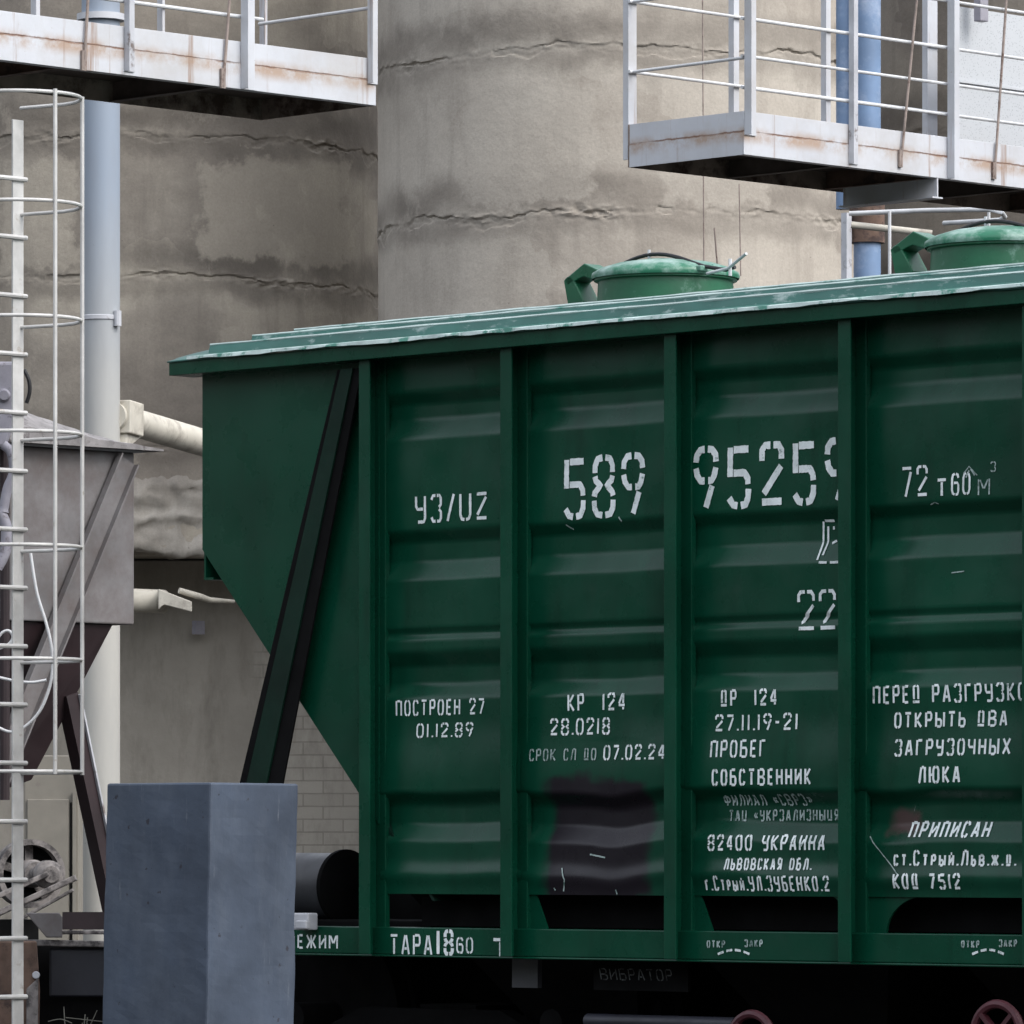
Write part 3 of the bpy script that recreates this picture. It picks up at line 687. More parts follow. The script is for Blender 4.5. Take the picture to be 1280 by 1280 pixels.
# ------------------------------------------------------------------ stencilled lettering
def mir(p): return [(1-x, y) for x, y in p]
OL = [(.42, 1), (.14, .95), (0, .78), (0, .22), (.14, .05), (.42, 0)]
P_ = [(.2, 1), (.85, 1), (1, .88), (1, .6), (.85, .48), (.2, .48)]
G = {
'0': (.62, [OL, mir(OL)]), '1': (.22, [[(.5, 1), (.5, 0)]]),
'2': (.62, [[(0, .74), (0, .92), (.15, 1), (.42, 1)], [(.58, 1), (.85, 1), (1, .9), (1, .76)], [(.98, .64), (.1, .18)], [(0, .04), (1, .04)]]),
'3': (.6, [[(0, .84), (.15, 1), (.42, 1)], [(.58, 1), (.85, 1), (1, .88), (1, .64), (.8, .54)], [(.8, .46), (1, .36), (1, .12), (.85, 0), (.58, 0)], [(.42, 0), (.15, 0), (0, .16)]]),
'4': (.62, [[(.62, 1), (.05, .38)], [(0, .28), (1, .28)], [(.75, 1), (.75, .4)], [(.75, .16), (.75, 0)]]),
'5': (.62, [[(.04, 1), (.04, .5)], [(.22, .96), (1, .96)], [(.22, .56), (.8, .56), (.96, .46), (.98, .36)], [(1, .28), (.98, .14), (.85, .02), (.6, 0)], [(.42, 0), (.2, .02), (0, .14)]]),
'6': (.62, [OL, [(.6, 1), (.88, .95), (1, .8)], [(.3, .56), (.85, .56), (1, .44), (1, .14), (.86, 0), (.58, 0)]]),
'7': (.6, [[(0, .97), (1, .97)], [(.95, .84), (.3, 0)]]),
'8': (.64, [[(.42, 1), (.16, .98), (.03, .86), (.03, .74)], [(.58, 1), (.84, .98), (.97, .86), (.97, .74)], [(.03, .68), (.08, .6), (.34, .52), (.04, .4), (0, .33)], [(.97, .68), (.92, .6), (.66, .52), (.96, .4), (1, .33)], [(0, .26), (.02, .12), (.16, .02), (.42, 0)], [(1, .26), (.98, .12), (.84, .02), (.58, 0)]]),
'9': (.64, [[(0, .78), (.03, .9), (.2, .99), (.42, 1)], [(1, .78), (.97, .9), (.8, .99), (.58, 1)], [(0, .68), (.06, .56), (.24, .46), (.44, .46)], [(1, .68), (.92, .54), (.8, .46), (.62, .46)], [(.82, .37), (.5, 0)]]),
'А': (.6, [[(0, 0), (.42, 1)], [(.58, 1), (1, 0)], [(.32, .3), (.68, .3)]]),
'Б': (.58, [[(0, 1), (0, 0)], [(.18, 1), (.9, 1)], [(.18, .55), (.85, .55), (1, .42), (1, .12), (.85, 0), (.18, 0)]]),
'В': (.64, [[(0, 0), (0, 1)], [(.22, 1), (.72, 1), (.94, .88), (.94, .66), (.6, .5)], [(.66, .5), (1, .36), (1, .12), (.8, 0), (.22, 0)], [(.12, .5), (.7, .5)]]),
'Г': (.52, [[(0, 0), (0, 1)], [(.22, .98), (1, .98)]]),
'Д': (.64, [[(.16, .2), (.16, .95), (.42, 1)], [(.58, 1), (.84, .95), (.84, .2)], [(0, .04), (1, .04)]]),
'Е': (.5, [[(0, 0), (0, 1)], [(.25, .98), (1, .98)], [(.25, .5), (.85, .5)], [(.25, .02), (1, .02)]]),
'Ж': (.85, [[(.5, 0), (.5, 1)], [(0, 1), (.36, .5), (0, 0)], [(1, 1), (.64, .5), (1, 0)]]),
'И': (.6, [[(0, 0), (0, 1)], [(1, 0), (1, 1)], [(.2, .28), (.8, .72)]]),
'К': (.58, [[(0, 0), (0, 1)], [(.95, 1), (.26, .54)], [(.32, .42), (1, 0)]]),
'Л': (.64, [[(0, 0), (.12, .04), (.42, .97)], [(.48, .98), (.86, .98)], [(1, 1), (1, 0)]]),
'М': (.75, [[(0, 0), (0, 1)], [(.14, .95), (.46, .4)], [(.54, .4), (.86, .95)], [(1, 1), (1, 0)]]),
'Н': (.58, [[(0, 0), (0, 1)], [(1, 0), (1, 1)], [(.22, .5), (.78, .5)]]),
'О': (.58, [OL, mir(OL)]),
'П': (.58, [[(0, 0), (0, 1)], [(.2, .98), (.8, .98)], [(1, 1), (1, 0)]]),
'Р': (.55, [[(0, 0), (0, 1)], P_]),
'С': (.55, [OL, [(.58, 1), (.88, .95), (1, .78)], [(.58, 0), (.88, .05), (1, .22)]]),
'Т': (.6, [[(0, .98), (1, .98)], [(.5, .84), (.5, 0)]]),
'У': (.58, [[(0, 1), (0, .62), (.15, .5), (.78, .5)], [(1, 1), (1, .14), (.85, 0), (.2, 0)]]),
'Ф': (.75, [[(.5, 0), (.5, 1)], [(.38, .85), (.1, .8), (0, .65), (0, .5), (.1, .35), (.38, .3)], [(.62, .85), (.9, .8), (1, .65), (1, .5), (.9, .35), (.62, .3)]]),
'Х': (.62, [[(0, 1), (1, 0)], [(1, 1), (.58, .56)], [(.42, .44), (0, 0)]]),
'Ц': (.64, [[(0, 1), (0, .16)], [(0, .03), (1.05, .03)], [(.88, 1), (.88, .16)]]),
'Ч': (.58, [[(0, 1), (0, .6), (.15, .48), (.78, .48)], [(1, 1), (1, 0)]]),
'Ы': (.75, [[(0, 0), (0, 1)], [(.15, .5), (.5, .5), (.64, .4), (.64, .1), (.5, 0), (.15, 0)], [(1, 0), (1, 1)]]),
'Ь': (.55, [[(0, 0), (0, 1)], [(.2, .52), (.85, .52), (1, .4), (1, .12), (.85, 0), (.2, 0)]]),
'Ю': (.85, [[(0, 0), (0, 1)], [(.12, .5), (.36, .5)], [(.4+.6*x, y) for x, y in OL], [(.4+.6*x, y) for x, y in mir(OL)]]),
'Я': (.55, [[(1, 0), (1, 1)], mir(P_), [(.75, .38), (0, 0)]]),
'U': (.62, [[(0, 1), (0, .2), (.14, .03), (.42, 0)], [(1, 1), (1, .2), (.86, .03), (.58, 0)]]),
'Z': (.62, [[(0, .97), (1, .97)], [(.95, .84), (.05, .16)], [(0, .03), (1, .03)]]),
'/': (.45, [[(1, 1.02), (0, -.02)]]), '-': (.4, [[(0, .48), (1, .48)]]), '.': (.1, [[(.5, -.02), (.5, .10)]]),
'«': (.5, [[(.4, .75), (0, .5), (.4, .25)], [(1, .75), (.6, .5), (1, .25)]]), '»': (.5, [[(0, .75), (.4, .5), (0, .25)], [(.6, .75), (1, .5), (.6, .25)]]),
'|': (.0, []),
}
G['З'] = G['3']; G['Й'] = (.6, G['И'][1]+[[(.3, 1.16), (.7, 1.16)]])
def ribbon(b, pts, t, proj):
    """flat painted stroke: mitred strip of width t along pts (x,z), each vertex laid on proj(x,z)"""
    dense = [Vector(pts[0])]
    for a, c in zip(pts[:-1], pts[1:]):
        a, c = Vector(a), Vector(c); k = max(1, int((c-a).length/.011))
        for i in range(1, k+1): dense.append(a.lerp(c, i/k))
    m = len(b.v)
    for i, p in enumerate(dense):
        d = dense[min(i+1, len(dense)-1)]-dense[max(i-1, 0)]
        if d.length < 1e-7: d = Vector((1, 0))
        d.normalize(); nrm = Vector((-d.y, d.x)); j = random.uniform(.92, 1.06)
        for s in (-1, 1):
            q = p+nrm*(s*t/2*j); b.v.append(Vector((q.x, proj(q.x, q.y), q.y)))
    for i in range(len(dense)-1): b.f.append((m+2*i, m+2*i+1, m+2*i+3, m+2*i+2))
def text(s, pl, pr, pt, pb, t, parent, plane=None, slant=0, mat='stencil', gap=.22, caps=None):
    """letters of s between photo columns pl..pr, top row pt and foot row pb at the left end; t = stroke width in photo px"""
    yl = YP if plane is None else plane
    A, B = S(pl, pb, yl), S(pr, pb, yl); H = S(pl, pt, yl).z-A.z
    proj = (lambda x, z: surf(x, z)-.0035) if plane is None else (lambda x, z: plane-.0035)
    tw = t/260
    small = caps or set()
    wds = []
    for i, ch in enumerate(s):
        k = .78 if i in small else 1
        wds.append((.42 if ch == ' ' else G[ch][0])*k)
    tot = sum(wds)+gap*(len(s)-1); sx = (B.x-A.x)/tot
    b = MB(); x = A.x
    for i, ch in enumerate(s):
        w = wds[i]*sx
        if ch != ' ':
            hh = H*(.74 if i in small else 1)
            for st in G[ch][1]:
                pts = []
                for (u, v) in st:
                    zz_ = A.z+tw/2+v*(hh-tw); xx_ = x+tw/2+u*max(.002, w-tw)+slant*(zz_-A.z)
                    pts.append((xx_, zz_))
                ribbon(b, pts, tw, proj)
        x += w+gap*sx
    o = b.build("lettering", M[mat], parent)
    return o
P1, P2, P3, P4 = panels[0], panels[1], panels[2], panels[3]
text("УЗ/UZ", 520, 610, 619, 655, 4.2, P1)
text("ПОСТРОЕН 27", 495, 607, 875, 896, 2.8, P1); text("01.12.89", 521, 593, 904, 923, 2.8, P1)
text("589", 705, 807, 571, 651, 8.5, P2, gap=.16)
text("КР  124", 710, 783, 867, 890, 3.2, P2); text("28.0218", 689, 764, 898, 920, 3, P2)
text("СРОК СЛ ДО", 665, 748, 936, 952, 2.2, P2, mat='stencil_faint'); text("07.02.24", 757, 835, 931, 951, 2.9, P2)
text("95259", 868, 1064, 558, 640, 9, P3, gap=.2)
text("22", 997, 1046, 738, 790, 4.5, P3, gap=.14)
text("ДР  124", 900, 973, 862, 884, 3.2, P3); text("27.11.19-21", 894, 999, 893, 915, 3, P3); text("ПРОБЕГ", 890, 960, 925, 948, 3, P3)
text("СОБСТВЕННИК", 893, 1018, 961, 983, 3.2, P3); text("ФИЛИАЛ «СВРЗ»", 898, 1011, 993, 1008, 2.2, P3, mat='stencil_faint')
text("ТАЦ «УКРЗАЛИЗНЫЦЯ»", 904, 1049, 1012, 1027, 2.2, P3, mat='stencil_faint'); text("82400 УКРАИНА", 885, 1031, 1043, 1064, 3, P3)
text("ЛЬВОВСКАЯ ОБЛ.", 907, 1015, 1072, 1088, 2.6, P3); text("Г.СТРЫЙ.УЛ.ЗУБЕНКО.2", 882, 1039, 1094, 1114, 2.7, P3, caps={0, 3, 4, 5, 6})
text("72", 1128, 1161, 583, 623, 3.6, P4); text("Т", 1172, 1185, 598, 622, 3.6, P4); text("60", 1190, 1214, 591, 620, 3, P4); text("М", 1223, 1238, 598, 620, 2.2, P4, mat='stencil_faint'); text("3", 1238, 1245, 577, 590, 1.6, P4, mat='stencil_faint')
text("ПЕРЕД РАЗГРУЗКОЙ", 1091, 1297, 857, 881, 3.1, P4); text("ОТКРЫТЬ ДВА", 1118, 1260, 890, 911, 3.1, P4); text("ЗАГРУЗОЧНЫХ", 1120, 1266, 924, 946, 3.1, P4)
text("ЛЮКА", 1150, 1204, 957, 980, 3.4, P4); text("ПРИПИСАН", 1133, 1234, 1026, 1048, 3.4, P4)
text("СТ.СТРЫЙ.ЛЬВ.Ж.Д.", 1118, 1270, 1062, 1083, 3, P4, caps={0, 1, 4, 5, 6, 7, 10, 11, 13, 15}); text("КОД 7512", 1119, 1203, 1091, 1112, 3.2, P4)
text("РЕЖИМ", 361, 423, 1167, 1186, 3, sill, .085); text("ТАРА", 488, 541, 1167, 1194, 3.4, sill, .085)
text("18", 546, 568, 1161, 1195, 5.4, sill, .085); text("60", 571, 592, 1171, 1192, 2.8, sill, .085); text("Т", 616, 636, 1172, 1197, 4, sill, .085)
for px in (884, 1202):
    text("ОТКР", px, px+23, 1175, 1185, 2, sill, .085, mat='stencil_faint'); text("ЗАКР", px+47, px+70, 1174, 1184, 2, sill, .085, mat='stencil_faint')
    b = MB(); A = S(px+13, 1193, .085); B = S(px+56, 1193, .085)
    for k in range(4):
        seg = []
        for u in (k/4+.02, k/4+.1, k/4+.19):
            seg.append((A.x+(B.x-A.x)*u, A.z+.022*math.sin(math.pi*u)))
        ribbon(b, seg, .011, lambda x, z: .085-.0035)
    b.build("direction_mark", M['stencil'], sill)
text("ВИБРАТОР", 752, 842, 1210, 1225, 1.6, vib, .27, slant=-.25, mat='stencil_dim')
b = MB()                                       # outlined capacity mark, half hidden by the post
pr3 = lambda x, z: surf(x, z)-.0035
def onsheet(px, py):
    q = S(px, py, YP)
    for _ in range(8): q = S(px, py, surf(q.x, q.z))
    return (q.x, q.z)
def PX(*pp): return [onsheet(x, y) for x, y in pp]
for ln in ([(1030, 652), (1030, 676), (1022, 700)], [(1032, 651), (1044, 651)], [(1024, 703), (1034, 703)], [(1038, 703), (1060, 702)], [(1036, 658), (1036, 676), (1029, 694)], [(1043, 658), (1043, 662)], [(1041, 679), (1047, 676)], [(1060, 651), (1060, 702)]):
    ribbon(b, PX(*ln), 3/260, pr3)
b.build("lettering", M['stencil'], P3)
b = MB()
for ln in ([(1205, 592), (1212, 583), (1222, 594)], [(1208, 597), (1212, 588)], [(1214, 586), (1219, 594)], [(1190, 716), (1206, 714)], [(1164, 631), (1169, 628), (1174, 630)], [(1088, 1045), (1122, 1093)]):
    ribbon(b, PX(*ln), 2.2/260 if ln[0][0] > 1205 else 1.3/260, pr3)
b.build("paint_scuff", M['stencil_faint'], P4)
b = MB()
for ln in ([(703, 1085), (706, 1100), (705, 1114)], [(693, 1110), (695, 1113)], [(770, 1112), (772, 1118)], [(738, 1068), (748, 1070), (757, 1072)], [(708, 656), (718, 662)], [(774, 646), (778, 652)]):
    ribbon(b, PX(*ln), 2.0/260, pr3)
b.build("paint_scuff", M['stencil_faint'], P2)

# ------------------------------------------------------------------ walkways
WZ = 5.96
M['walk'] = walk_white("white_walkway_paint", .145)
def walkway(label, xf, width, y0, y1, posts, backposts, rods, rails, backrails, endrails, ncross, end_y):
    base = (xf-width/2, (y0+y1)/2, WZ); T = thing("walkway", label, "walkway", base, "white steel walkways in front of the silos")
    xb = xf-width
    b = MB(); b.box((xf-.012, y0, WZ), (xf, y1, WZ+.145)); b.box((xf-.06, y0+.013, WZ), (xf-.0125, y1-.013, WZ+.01)); b.build("side_beam", M['walk'], T, bevel=.002)
    b = MB(); b.box((xf-.016, y0, WZ+.147), (xf-.003, y1, WZ+.268)); b.build("toe_board", M['walk'], T, bevel=.002)
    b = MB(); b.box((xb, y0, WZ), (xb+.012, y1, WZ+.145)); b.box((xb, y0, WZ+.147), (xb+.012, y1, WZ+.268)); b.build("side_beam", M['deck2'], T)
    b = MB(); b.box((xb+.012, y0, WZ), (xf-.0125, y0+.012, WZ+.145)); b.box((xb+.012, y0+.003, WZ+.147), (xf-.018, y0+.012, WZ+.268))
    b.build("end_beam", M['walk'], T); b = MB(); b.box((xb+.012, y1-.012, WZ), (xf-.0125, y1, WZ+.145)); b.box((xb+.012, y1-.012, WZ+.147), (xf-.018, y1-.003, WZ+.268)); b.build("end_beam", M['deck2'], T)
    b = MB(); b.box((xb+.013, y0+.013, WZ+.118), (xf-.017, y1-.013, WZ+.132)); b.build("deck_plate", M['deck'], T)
    for k in range(1, ncross):
        yc = y0+(y1-y0)*k/ncross; b = MB(); b.box((xb+.014, yc-.004, WZ+.008), (xf-.064, yc+.004, WZ+.116)); b.box((xb+.014, yc-.03, WZ+.003), (xf-.064, yc+.03, WZ+.0075)); b.build("cross_beam", M['deck'] if k % 2 else M['rust'], T)
    for (px, w, drop) in posts:
        y = SX(px, 50, xf).y if px is not None else w; ww = w if px is not None else .07
        b = MB(); z0 = WZ+drop; L = .065 if ww > .08 else .045
        b.box((xf+.001, y-ww/2, z0), (xf+.010, y+ww/2, WZ+1.36)); b.box((xf+.010, y-ww/2, z0), (xf+.010+L*.8, y-ww/2+.008, WZ+1.36))
        b.build("post", M['galv'] if drop < .05 and ww < .1 else M['white'], T, bevel=.002)
    for (px, w) in backposts:
        y = SX(px, 50, xb).y; b = MB(); b.box((xb-.012, y-w/2, WZ+.05), (xb-.002, y+w/2, WZ+1.36)); b.box((xb-.05, y-w/2, WZ+.05), (xb-.012, y-w/2+.008, WZ+1.36)); b.build("post", M['white'], T, bevel=.002)
    for (px0, py0, px1, py1) in rods:
        a = SX(px0, py0, xf+.014); c = SX(px1, py1, xf+.014); d = (a-c); b = MB(); b.tube([c, c+d*2.2], .0085, 8); b.box((xf+.002, c.y-.016, c.z-.01), (xf+.018, c.y+.016, c.z+.10)); b.build("hanger_rod", M['rust_rod'], T)
    for (z, ya, yb) in rails: b = MB(); b.tube([(xf-.02, ya, z), (xf-.02, yb, z)], .0105, 8); b.build("rail", M['rail'], T, smooth=True)
    for (z, ya, yb) in backrails: b = MB(); b.tube([(xb+.01, ya, z), (xb+.01, yb, z)], .0105, 8); b.build("rail", M['rail'], T, smooth=True)
    for z in endrails: b = MB(); b.tube([(xb+.01, end_y, z), (xf-.02, end_y, z)], .0105, 8); b.build("rail", M['rail'], T, smooth=True)
    return T
xfL = D(470, 132, 34.5).x; y1L = D(470, 132, 34.5).y
y310 = SX(310, 50, xfL).y
def wk(*a, **k): return walkway(*a, **k)
wk("white walkway with rust streaks at the upper left above the caged ladder", xfL, .97, -1.2, y1L,
   [(161, .07, .02), (309, .10, .0), (465, .075, .12)], [(333, .02), (205, .02), (48, .03)],
   [(110, 0, 105, 86), (287, 0, 279, 108)],
   [(6.37, -1.2, y310), (6.95, -1.2, y1L)], [(6.55, -1.2, y1L), (6.95, -1.2, y1L)], [6.52, 6.95], 4, y1L-.03)
xfR = D(930, 190, 36.9).x; y0R = D(930, 190, 36.9).y
TR = wk("white railed walkway with a rusty corner at the upper right above the round hatches", xfR, .99, y0R, y0R+4.6,
   [(937, .10, .12), (1066, .08, .02), (1191, .11, .0)], [(791, .075), (921, .05), (1036, .045), (1166, .10)],
   [(1146, 0, 1126, 207), (1258, 0, 1243, 222)],
   [(6.80, y0R, y0R+4.6), (6.57, y0R, y0R+4.6), (6.375, y0R, y0R+4.6), (7.1, y0R, y0R+4.6)], [(7.0, y0R, y0R+4.6), (6.56, y0R, y0R+4.6)], [6.56, 7.0], 5, y0R+.03)
q = SX(1172, 236, xfR); b = MB(); b.box((xfR-.80, q.y-.006, WZ-.12), (xfR+.0, q.y+.006, WZ-.003)); b.box((xfR-.80, q.y-.05, WZ-.13), (xfR, q.y+.05, WZ-.12)); b.build("support_girder", M['white'], TR)
# white sheet screen on the walkway
g = NG("white_mesh_sheet"); vv = g.n('ShaderNodeTexVoronoi'); vv.inputs['Scale'].default_value = 60; g.l(g.tc.outputs['Object'], vv.inputs['Vector'])
colm = g.mix(g.ramp(vv.outputs['Distance'], [(.18, 1.), (.3, 0.)]), (.50, .52, .54), (.34, .36, .38)); colm = g.mix(g.ramp(g.noise(4, 6), [(.55, 0.), (.8, .3)]), colm, (.5, .5, .5))
M['mesh'] = g.done(colm, .6)
xs_ = xfR-.55; q0 = SX(1196, 180, xs_); b = MB(); b.box((xs_, q0.y, WZ+.27), (xs_+.01, q0.y+3.0, SX(1196, 8, xs_).z)); b.bar((xs_+.02, q0.y, SX(1196, 102, xs_).z), (xs_+.02, q0.y+3, SX(1196, 102, xs_).z), .012, .012)
o = b.build("screen_sheet", M['mesh'], TR)
b = MB(); q = SX(1222, 20, xs_+.1); b.box((q.x, q.y-.04, q.z-.04), (q.x+.06, q.y+.04, q.z+.5)); b.build("switch_box", M['pale_machine'], TR, bevel=.006)

# ------------------------------------------------------------------ caged ladder
dl = 30.9
q = D(22, 700, dl); lx, ly = q.x, q.y
LT = thing("caged_ladder", "tall white safety cage ladder at the left edge in front of the grey hopper", "ladder", (lx, ly-.25, 0))
sw = .5
for yy in (ly, ly-sw):
    b = MB(); b.box((lx-.006, yy-.036, .12), (lx+.006, yy+.036, zz(150, dl))); b.build("stile", M['ladder'], LT, bevel=.002)
for k in range(-2, 16):
    z = zz(1246-73*k, dl)
    if z > .2 and z < zz(160, dl): b = MB(); b.tube([(lx+.012, ly+.05, z), (lx+.012, ly-sw-.05, z)], .0125, 8); b.build("rung", M['ladder'], LT, smooth=True)
hoops = [119, 254, 397, 540, 681, 822, 962]
yc = ly-sw/2
for hy in hoops:
    z = zz(hy+3, dl-.42); pts = []
    for t in range(21):
        a = math.pi*t/20; pts.append((lx+.63*abs(math.sin(a))**.72, yc+.36*math.cos(a)*(1 if .12 < t/20 < .88 else .75+.25*math.sin(a)/math.sin(.12*math.pi)), z))
    b = MB(); b.tube(pts, .0095, 8); b.build("hoop", M['ladder'], LT, smooth=True)
z0, z1 = zz(966, dl-.42), zz(121, dl-.42)
for a in (R(44), R(97), R(152)):
    x, y = lx+.63*math.sin(a)**.72, yc+.36*math.cos(a); b = MB(); b.tube([(x+.012, y, z0-.01), (x+.012, y, z1+.01)], .0105, 8); b.build("cage_bar", M['ladder'], LT, smooth=True)

# ------------------------------------------------------------------ pipes
def pipe_thing(name, pts, r, mat, label, extras=None):
    b = MB(); b.tube(pts, r, 28); p = Vector(pts[0])
    return tag(b.build(name, mat, base=p, smooth=40), label, "pipe")
dpipe = 47
zb = .0; xp = D(126, 500, dpipe)
pts = [(xp.x, xp.y, 0), (xp.x, xp.y, 11.5)]
T = thing("tall_pipe", "tall pale blue vertical pipe with a cream foot left of the wagon", "pipe", (xp.x, xp.y, 0))
b = MB(); b.tube([(xp.x, xp.y, .0), (xp.x, xp.y, zz(-60, dpipe))], 24/F*dpipe, 40); b.build("pipe_body", two_tone("blue_over_cream_paint", (.265, .315, .385), (.43, .42, .385), zz(640, dpipe), zz(180, dpipe)), T, smooth=40)
b = MB(); b.lathe((xp.x, xp.y, zz(398, dpipe)), (0, 0, 1), [(24.2/F*dpipe, -.02), (25.5/F*dpipe, -.015), (25.5/F*dpipe, .015), (24.2/F*dpipe, .02)], 40); b.build("collar", M['galv'], T, smooth=30)
b = MB(); q = D(147, 398, dpipe-.1); b.tube([q+Vector((0, 0, -.06)), q+Vector((0, 0, .06))], .03, 10); b.build("clamp", M['galv'], T)
b = MB(); q = xp; b.lathe((xp.x, xp.y, zz(18, dpipe)), (0, 0, 1), [(24.2/F*dpipe, -.05), (30/F*dpipe, -.05), (30/F*dpipe, .0), (24.2/F*dpipe, .0)], 40); b.build("flange", M['white'], T, smooth=30)
A = D(140, 520, 47.0); B = D(310, 570, 50)
T = thing("sloping_pipe", "short cream pipe slanting from the tall pipe to behind the wagon end", "pipe", A)
b = MB(); b.tube([A, B], 17.5/F*48, 28); b.build("pipe_body", M['cream'], T, smooth=40)
d_ = (B-A).normalized(); b = MB(); u = Vector((0, 0, 1)); c0 = A+d_*.05; b.bar(c0, c0+d_*.30, .27, .26); b.prism([c0+Vector((0, 0, -.13))+d_*.02, c0+d_*.36+Vector((0, 0, -.10)), c0+d_*.36+Vector((0, 0, -.12)), c0+Vector((0, 0, -.26))], d_.cross(u)*.1); b.build("bracket", M['cream'], T, bevel=.02)
A = D(150, 750, 60.5); B = D(205, 752, 60.8)
T = thing("stub_pipe", "small cream pipe stub and bracket on the plastered wall", "pipe", A)
b = MB(); b.tube([A, B], 15/F*60, 24); b.build("pipe_body", M['cream'], T, smooth=40)
b = MB(); p = [D(198, 736, 60.4), D(240, 752, 60.4), D(240, 765, 60.4), D(205, 756, 60.4), D(198, 762, 60.4)]; b.prism(p, D(198, 736, 60.7)-p[0]); b.build("bracket", M['cream'], T, bevel=.01)
b = MB(); b.tube([D(224, 738, 60.5), D(250, 746, 60.6), D(262, 750, 60.7), D(292, 752, 61)], [.03, .035, .03, .02], 10); b.build("hose", M['cream'], T, smooth=True)
b = MB(); b.box(D(240, 776, 62.7), D(256, 793, 62.75)); b.build("cover_plate", M['pale_machine'], T)

dr = 48
T = thing("sleeved_pipe", "bright blue vertical pipe with a rusty brown sleeve at the upper right", "pipe", D(1084, 1069, dr))
xp = D(1084, 500, dr)
M['blue'] = paint("blue_pipe_paint", (.16, .245, .39), .5, .2, 2, chip=(.35, .42, .55), chip_at=.6, chip_soft=.12, chip_scale=3)
b = MB(); b.tube([(xp.x, xp.y, 0), (xp.x, xp.y, zz(-60, dr))], 17/F*dr, 32); b.build("pipe_body", M['blue'], T, smooth=40)
q2 = D(1056, 500, dr+.1); b = MB(); b.tube([(q2.x, q2.y, zz(260, dr)), (q2.x, q2.y, zz(-60, dr))], 11/F*dr, 24); b.build("side_pipe", M['blue'], T, smooth=40)
b = MB(); b.lathe((xp.x, xp.y, zz(304, dr)), (0, 0, 1), [(17.2/F*dr, 0), (22/F*dr, 0), (22/F*dr, zz(236, dr)-zz(304, dr)), (17.2/F*dr, zz(236, dr)-zz(304, dr))], 32); b.build("sleeve", M['rust'], T, smooth=30)
b = MB(); q = D(1058, 300, dr-.1); b.box((q.x-.03, q.y-.03, 0), (q.x+.03, q.y+.03, zz(268, dr))); b.build("upright", M['galv'], T)

dg = 44
T = thing("guard_rail", "small white tubular guard rail behind the right hatch under the walkway", "railing", D(1112, 1069, dg))
b = MB(); pts = [D(1062, 267, dg), D(1160, 263, dg-.2), D(1236, 262, dg-.5), D(1252, 265, dg-.6), D(1256, 271, dg-.4), D(1250, 275, dg), D(1180, 279, dg+.5)]
b.tube(pts, .018, 10); b.build("rail", M['rail'], T, smooth=True)
b = MB(); b.tube([D(1064, 281, dg), D(1110, 286, dg), D(1165, 292, dg)], .026, 10); b.build("rail", M['cream'], T, smooth=True)
for px in (1112, 1236):
    b = MB(); t = D(px, 264, dg-.2); b.tube([(t.x, t.y, 0), t], .012, 8); b.build("post", M['rail'], T)
for (pa, pb, dd, lab) in (((878, -40), (880, 345), 50, "thin grey cable hanging straight down the beige silo above the round hatch"), ((893, 285), (898, 350), 40, "short thin dark rod leaning above the right end of the round hatch"),
                         ((924, 230), (926, 345), 52, "thin pale cable hanging below the near corner of the right walkway")):
    b = MB(); A = D(*pa, dd); b.tube([A, D(*pb, dd)], .0065, 6); tag(b.build("cable", M['rust_rod'], base=A), lab, "cable")

# ------------------------------------------------------------------ grey steel hopper on the left
dh = 38.0
c = D(168, 700, dh); hx, hy = c.x, c.y       # near face plane x = hx, right edge y = hy
zt, zbx = zz(566, dh), zz(781, dh)
T = thing("steel_hopper", "dusty grey steel feed hopper with a dark maroon cone behind the ladder", "hopper", (hx-.8, hy-.8, 0))
yl0 = hy-1.9
b = MB(); b.box((hx-1.7, yl0, zbx), (hx, hy, zt)); b.build("bin", M['dusty'], T, bevel=.01)
b = MB(); b.box((hx-1.75, yl0-.05, zt), (hx+.04, hy+.04, zt+.012))
b.build("rim", M['galv'], T)
b = MB(); nn = 26                              # heaped, dusty cover rising to the back left
for i in range(nn+1):
    for j in range(nn+1):
        u, v = i/nn, j/nn; x = hx+.10-1.85*u; y = hy+.16-2.05*v
        h = .02+.42*min(1, v*1.7)*min(1, u*4+.25)+.03*noise.noise(Vector((x*3, y*3, 1)))+.02*noise.noise(Vector((x*9, y*9, 1)))
        b.v.append(Vector((x, y, zt+.012+max(.012, h*.75))))
for i in range(nn):
    for j in range(nn): b.f.append((i*(nn+1)+j, (i+1)*(nn+1)+j, (i+1)*(nn+1)+j+1, i*(nn+1)+j+1))
bd = [i*(nn+1) for i in range(nn+1)]+[nn*(nn+1)+j for j in range(1, nn+1)]+[i*(nn+1)+nn for i in range(nn-1, -1, -1)]+[j for j in range(nn-1, 0, -1)]
m0 = len(b.v)
for q_ in bd: p_ = b.v[q_].copy(); p_.z = zt+.0125; b.v.append(p_)
for k in range(len(bd)): k2 = (k+1) % len(bd); b.f.append((bd[k], bd[k2], m0+k2, m0+k))
b.f.append(tuple(range(m0, m0+len(bd))))
b.build("cover", M['dust_top'], T)
b = MB(); q = SX(40, 975, hx-.35)
b.quad_box([(hx-.95, q.y-.35, q.z-.1), (hx-.35, q.y-.35, q.z-.1), (hx-.35, q.y, q.z), (hx-.95, q.y, q.z), (hx-1.68, yl0+.02, zbx-.001), (hx-.03, yl0+.02, zbx-.001), (hx-.03, hy-.15, zbx-.001), (hx-1.68, hy-.15, zbx-.001)])
b.build("cone", M['maroon'], T, bevel=.01)
b = MB(); a0, a1 = SX(158, 574, hx+.03), SX(-10, 985, hx+.03)
dirb = (a1-a0).normalized(); side = Vector((1, 0, 0)).cross(dirb).normalized()
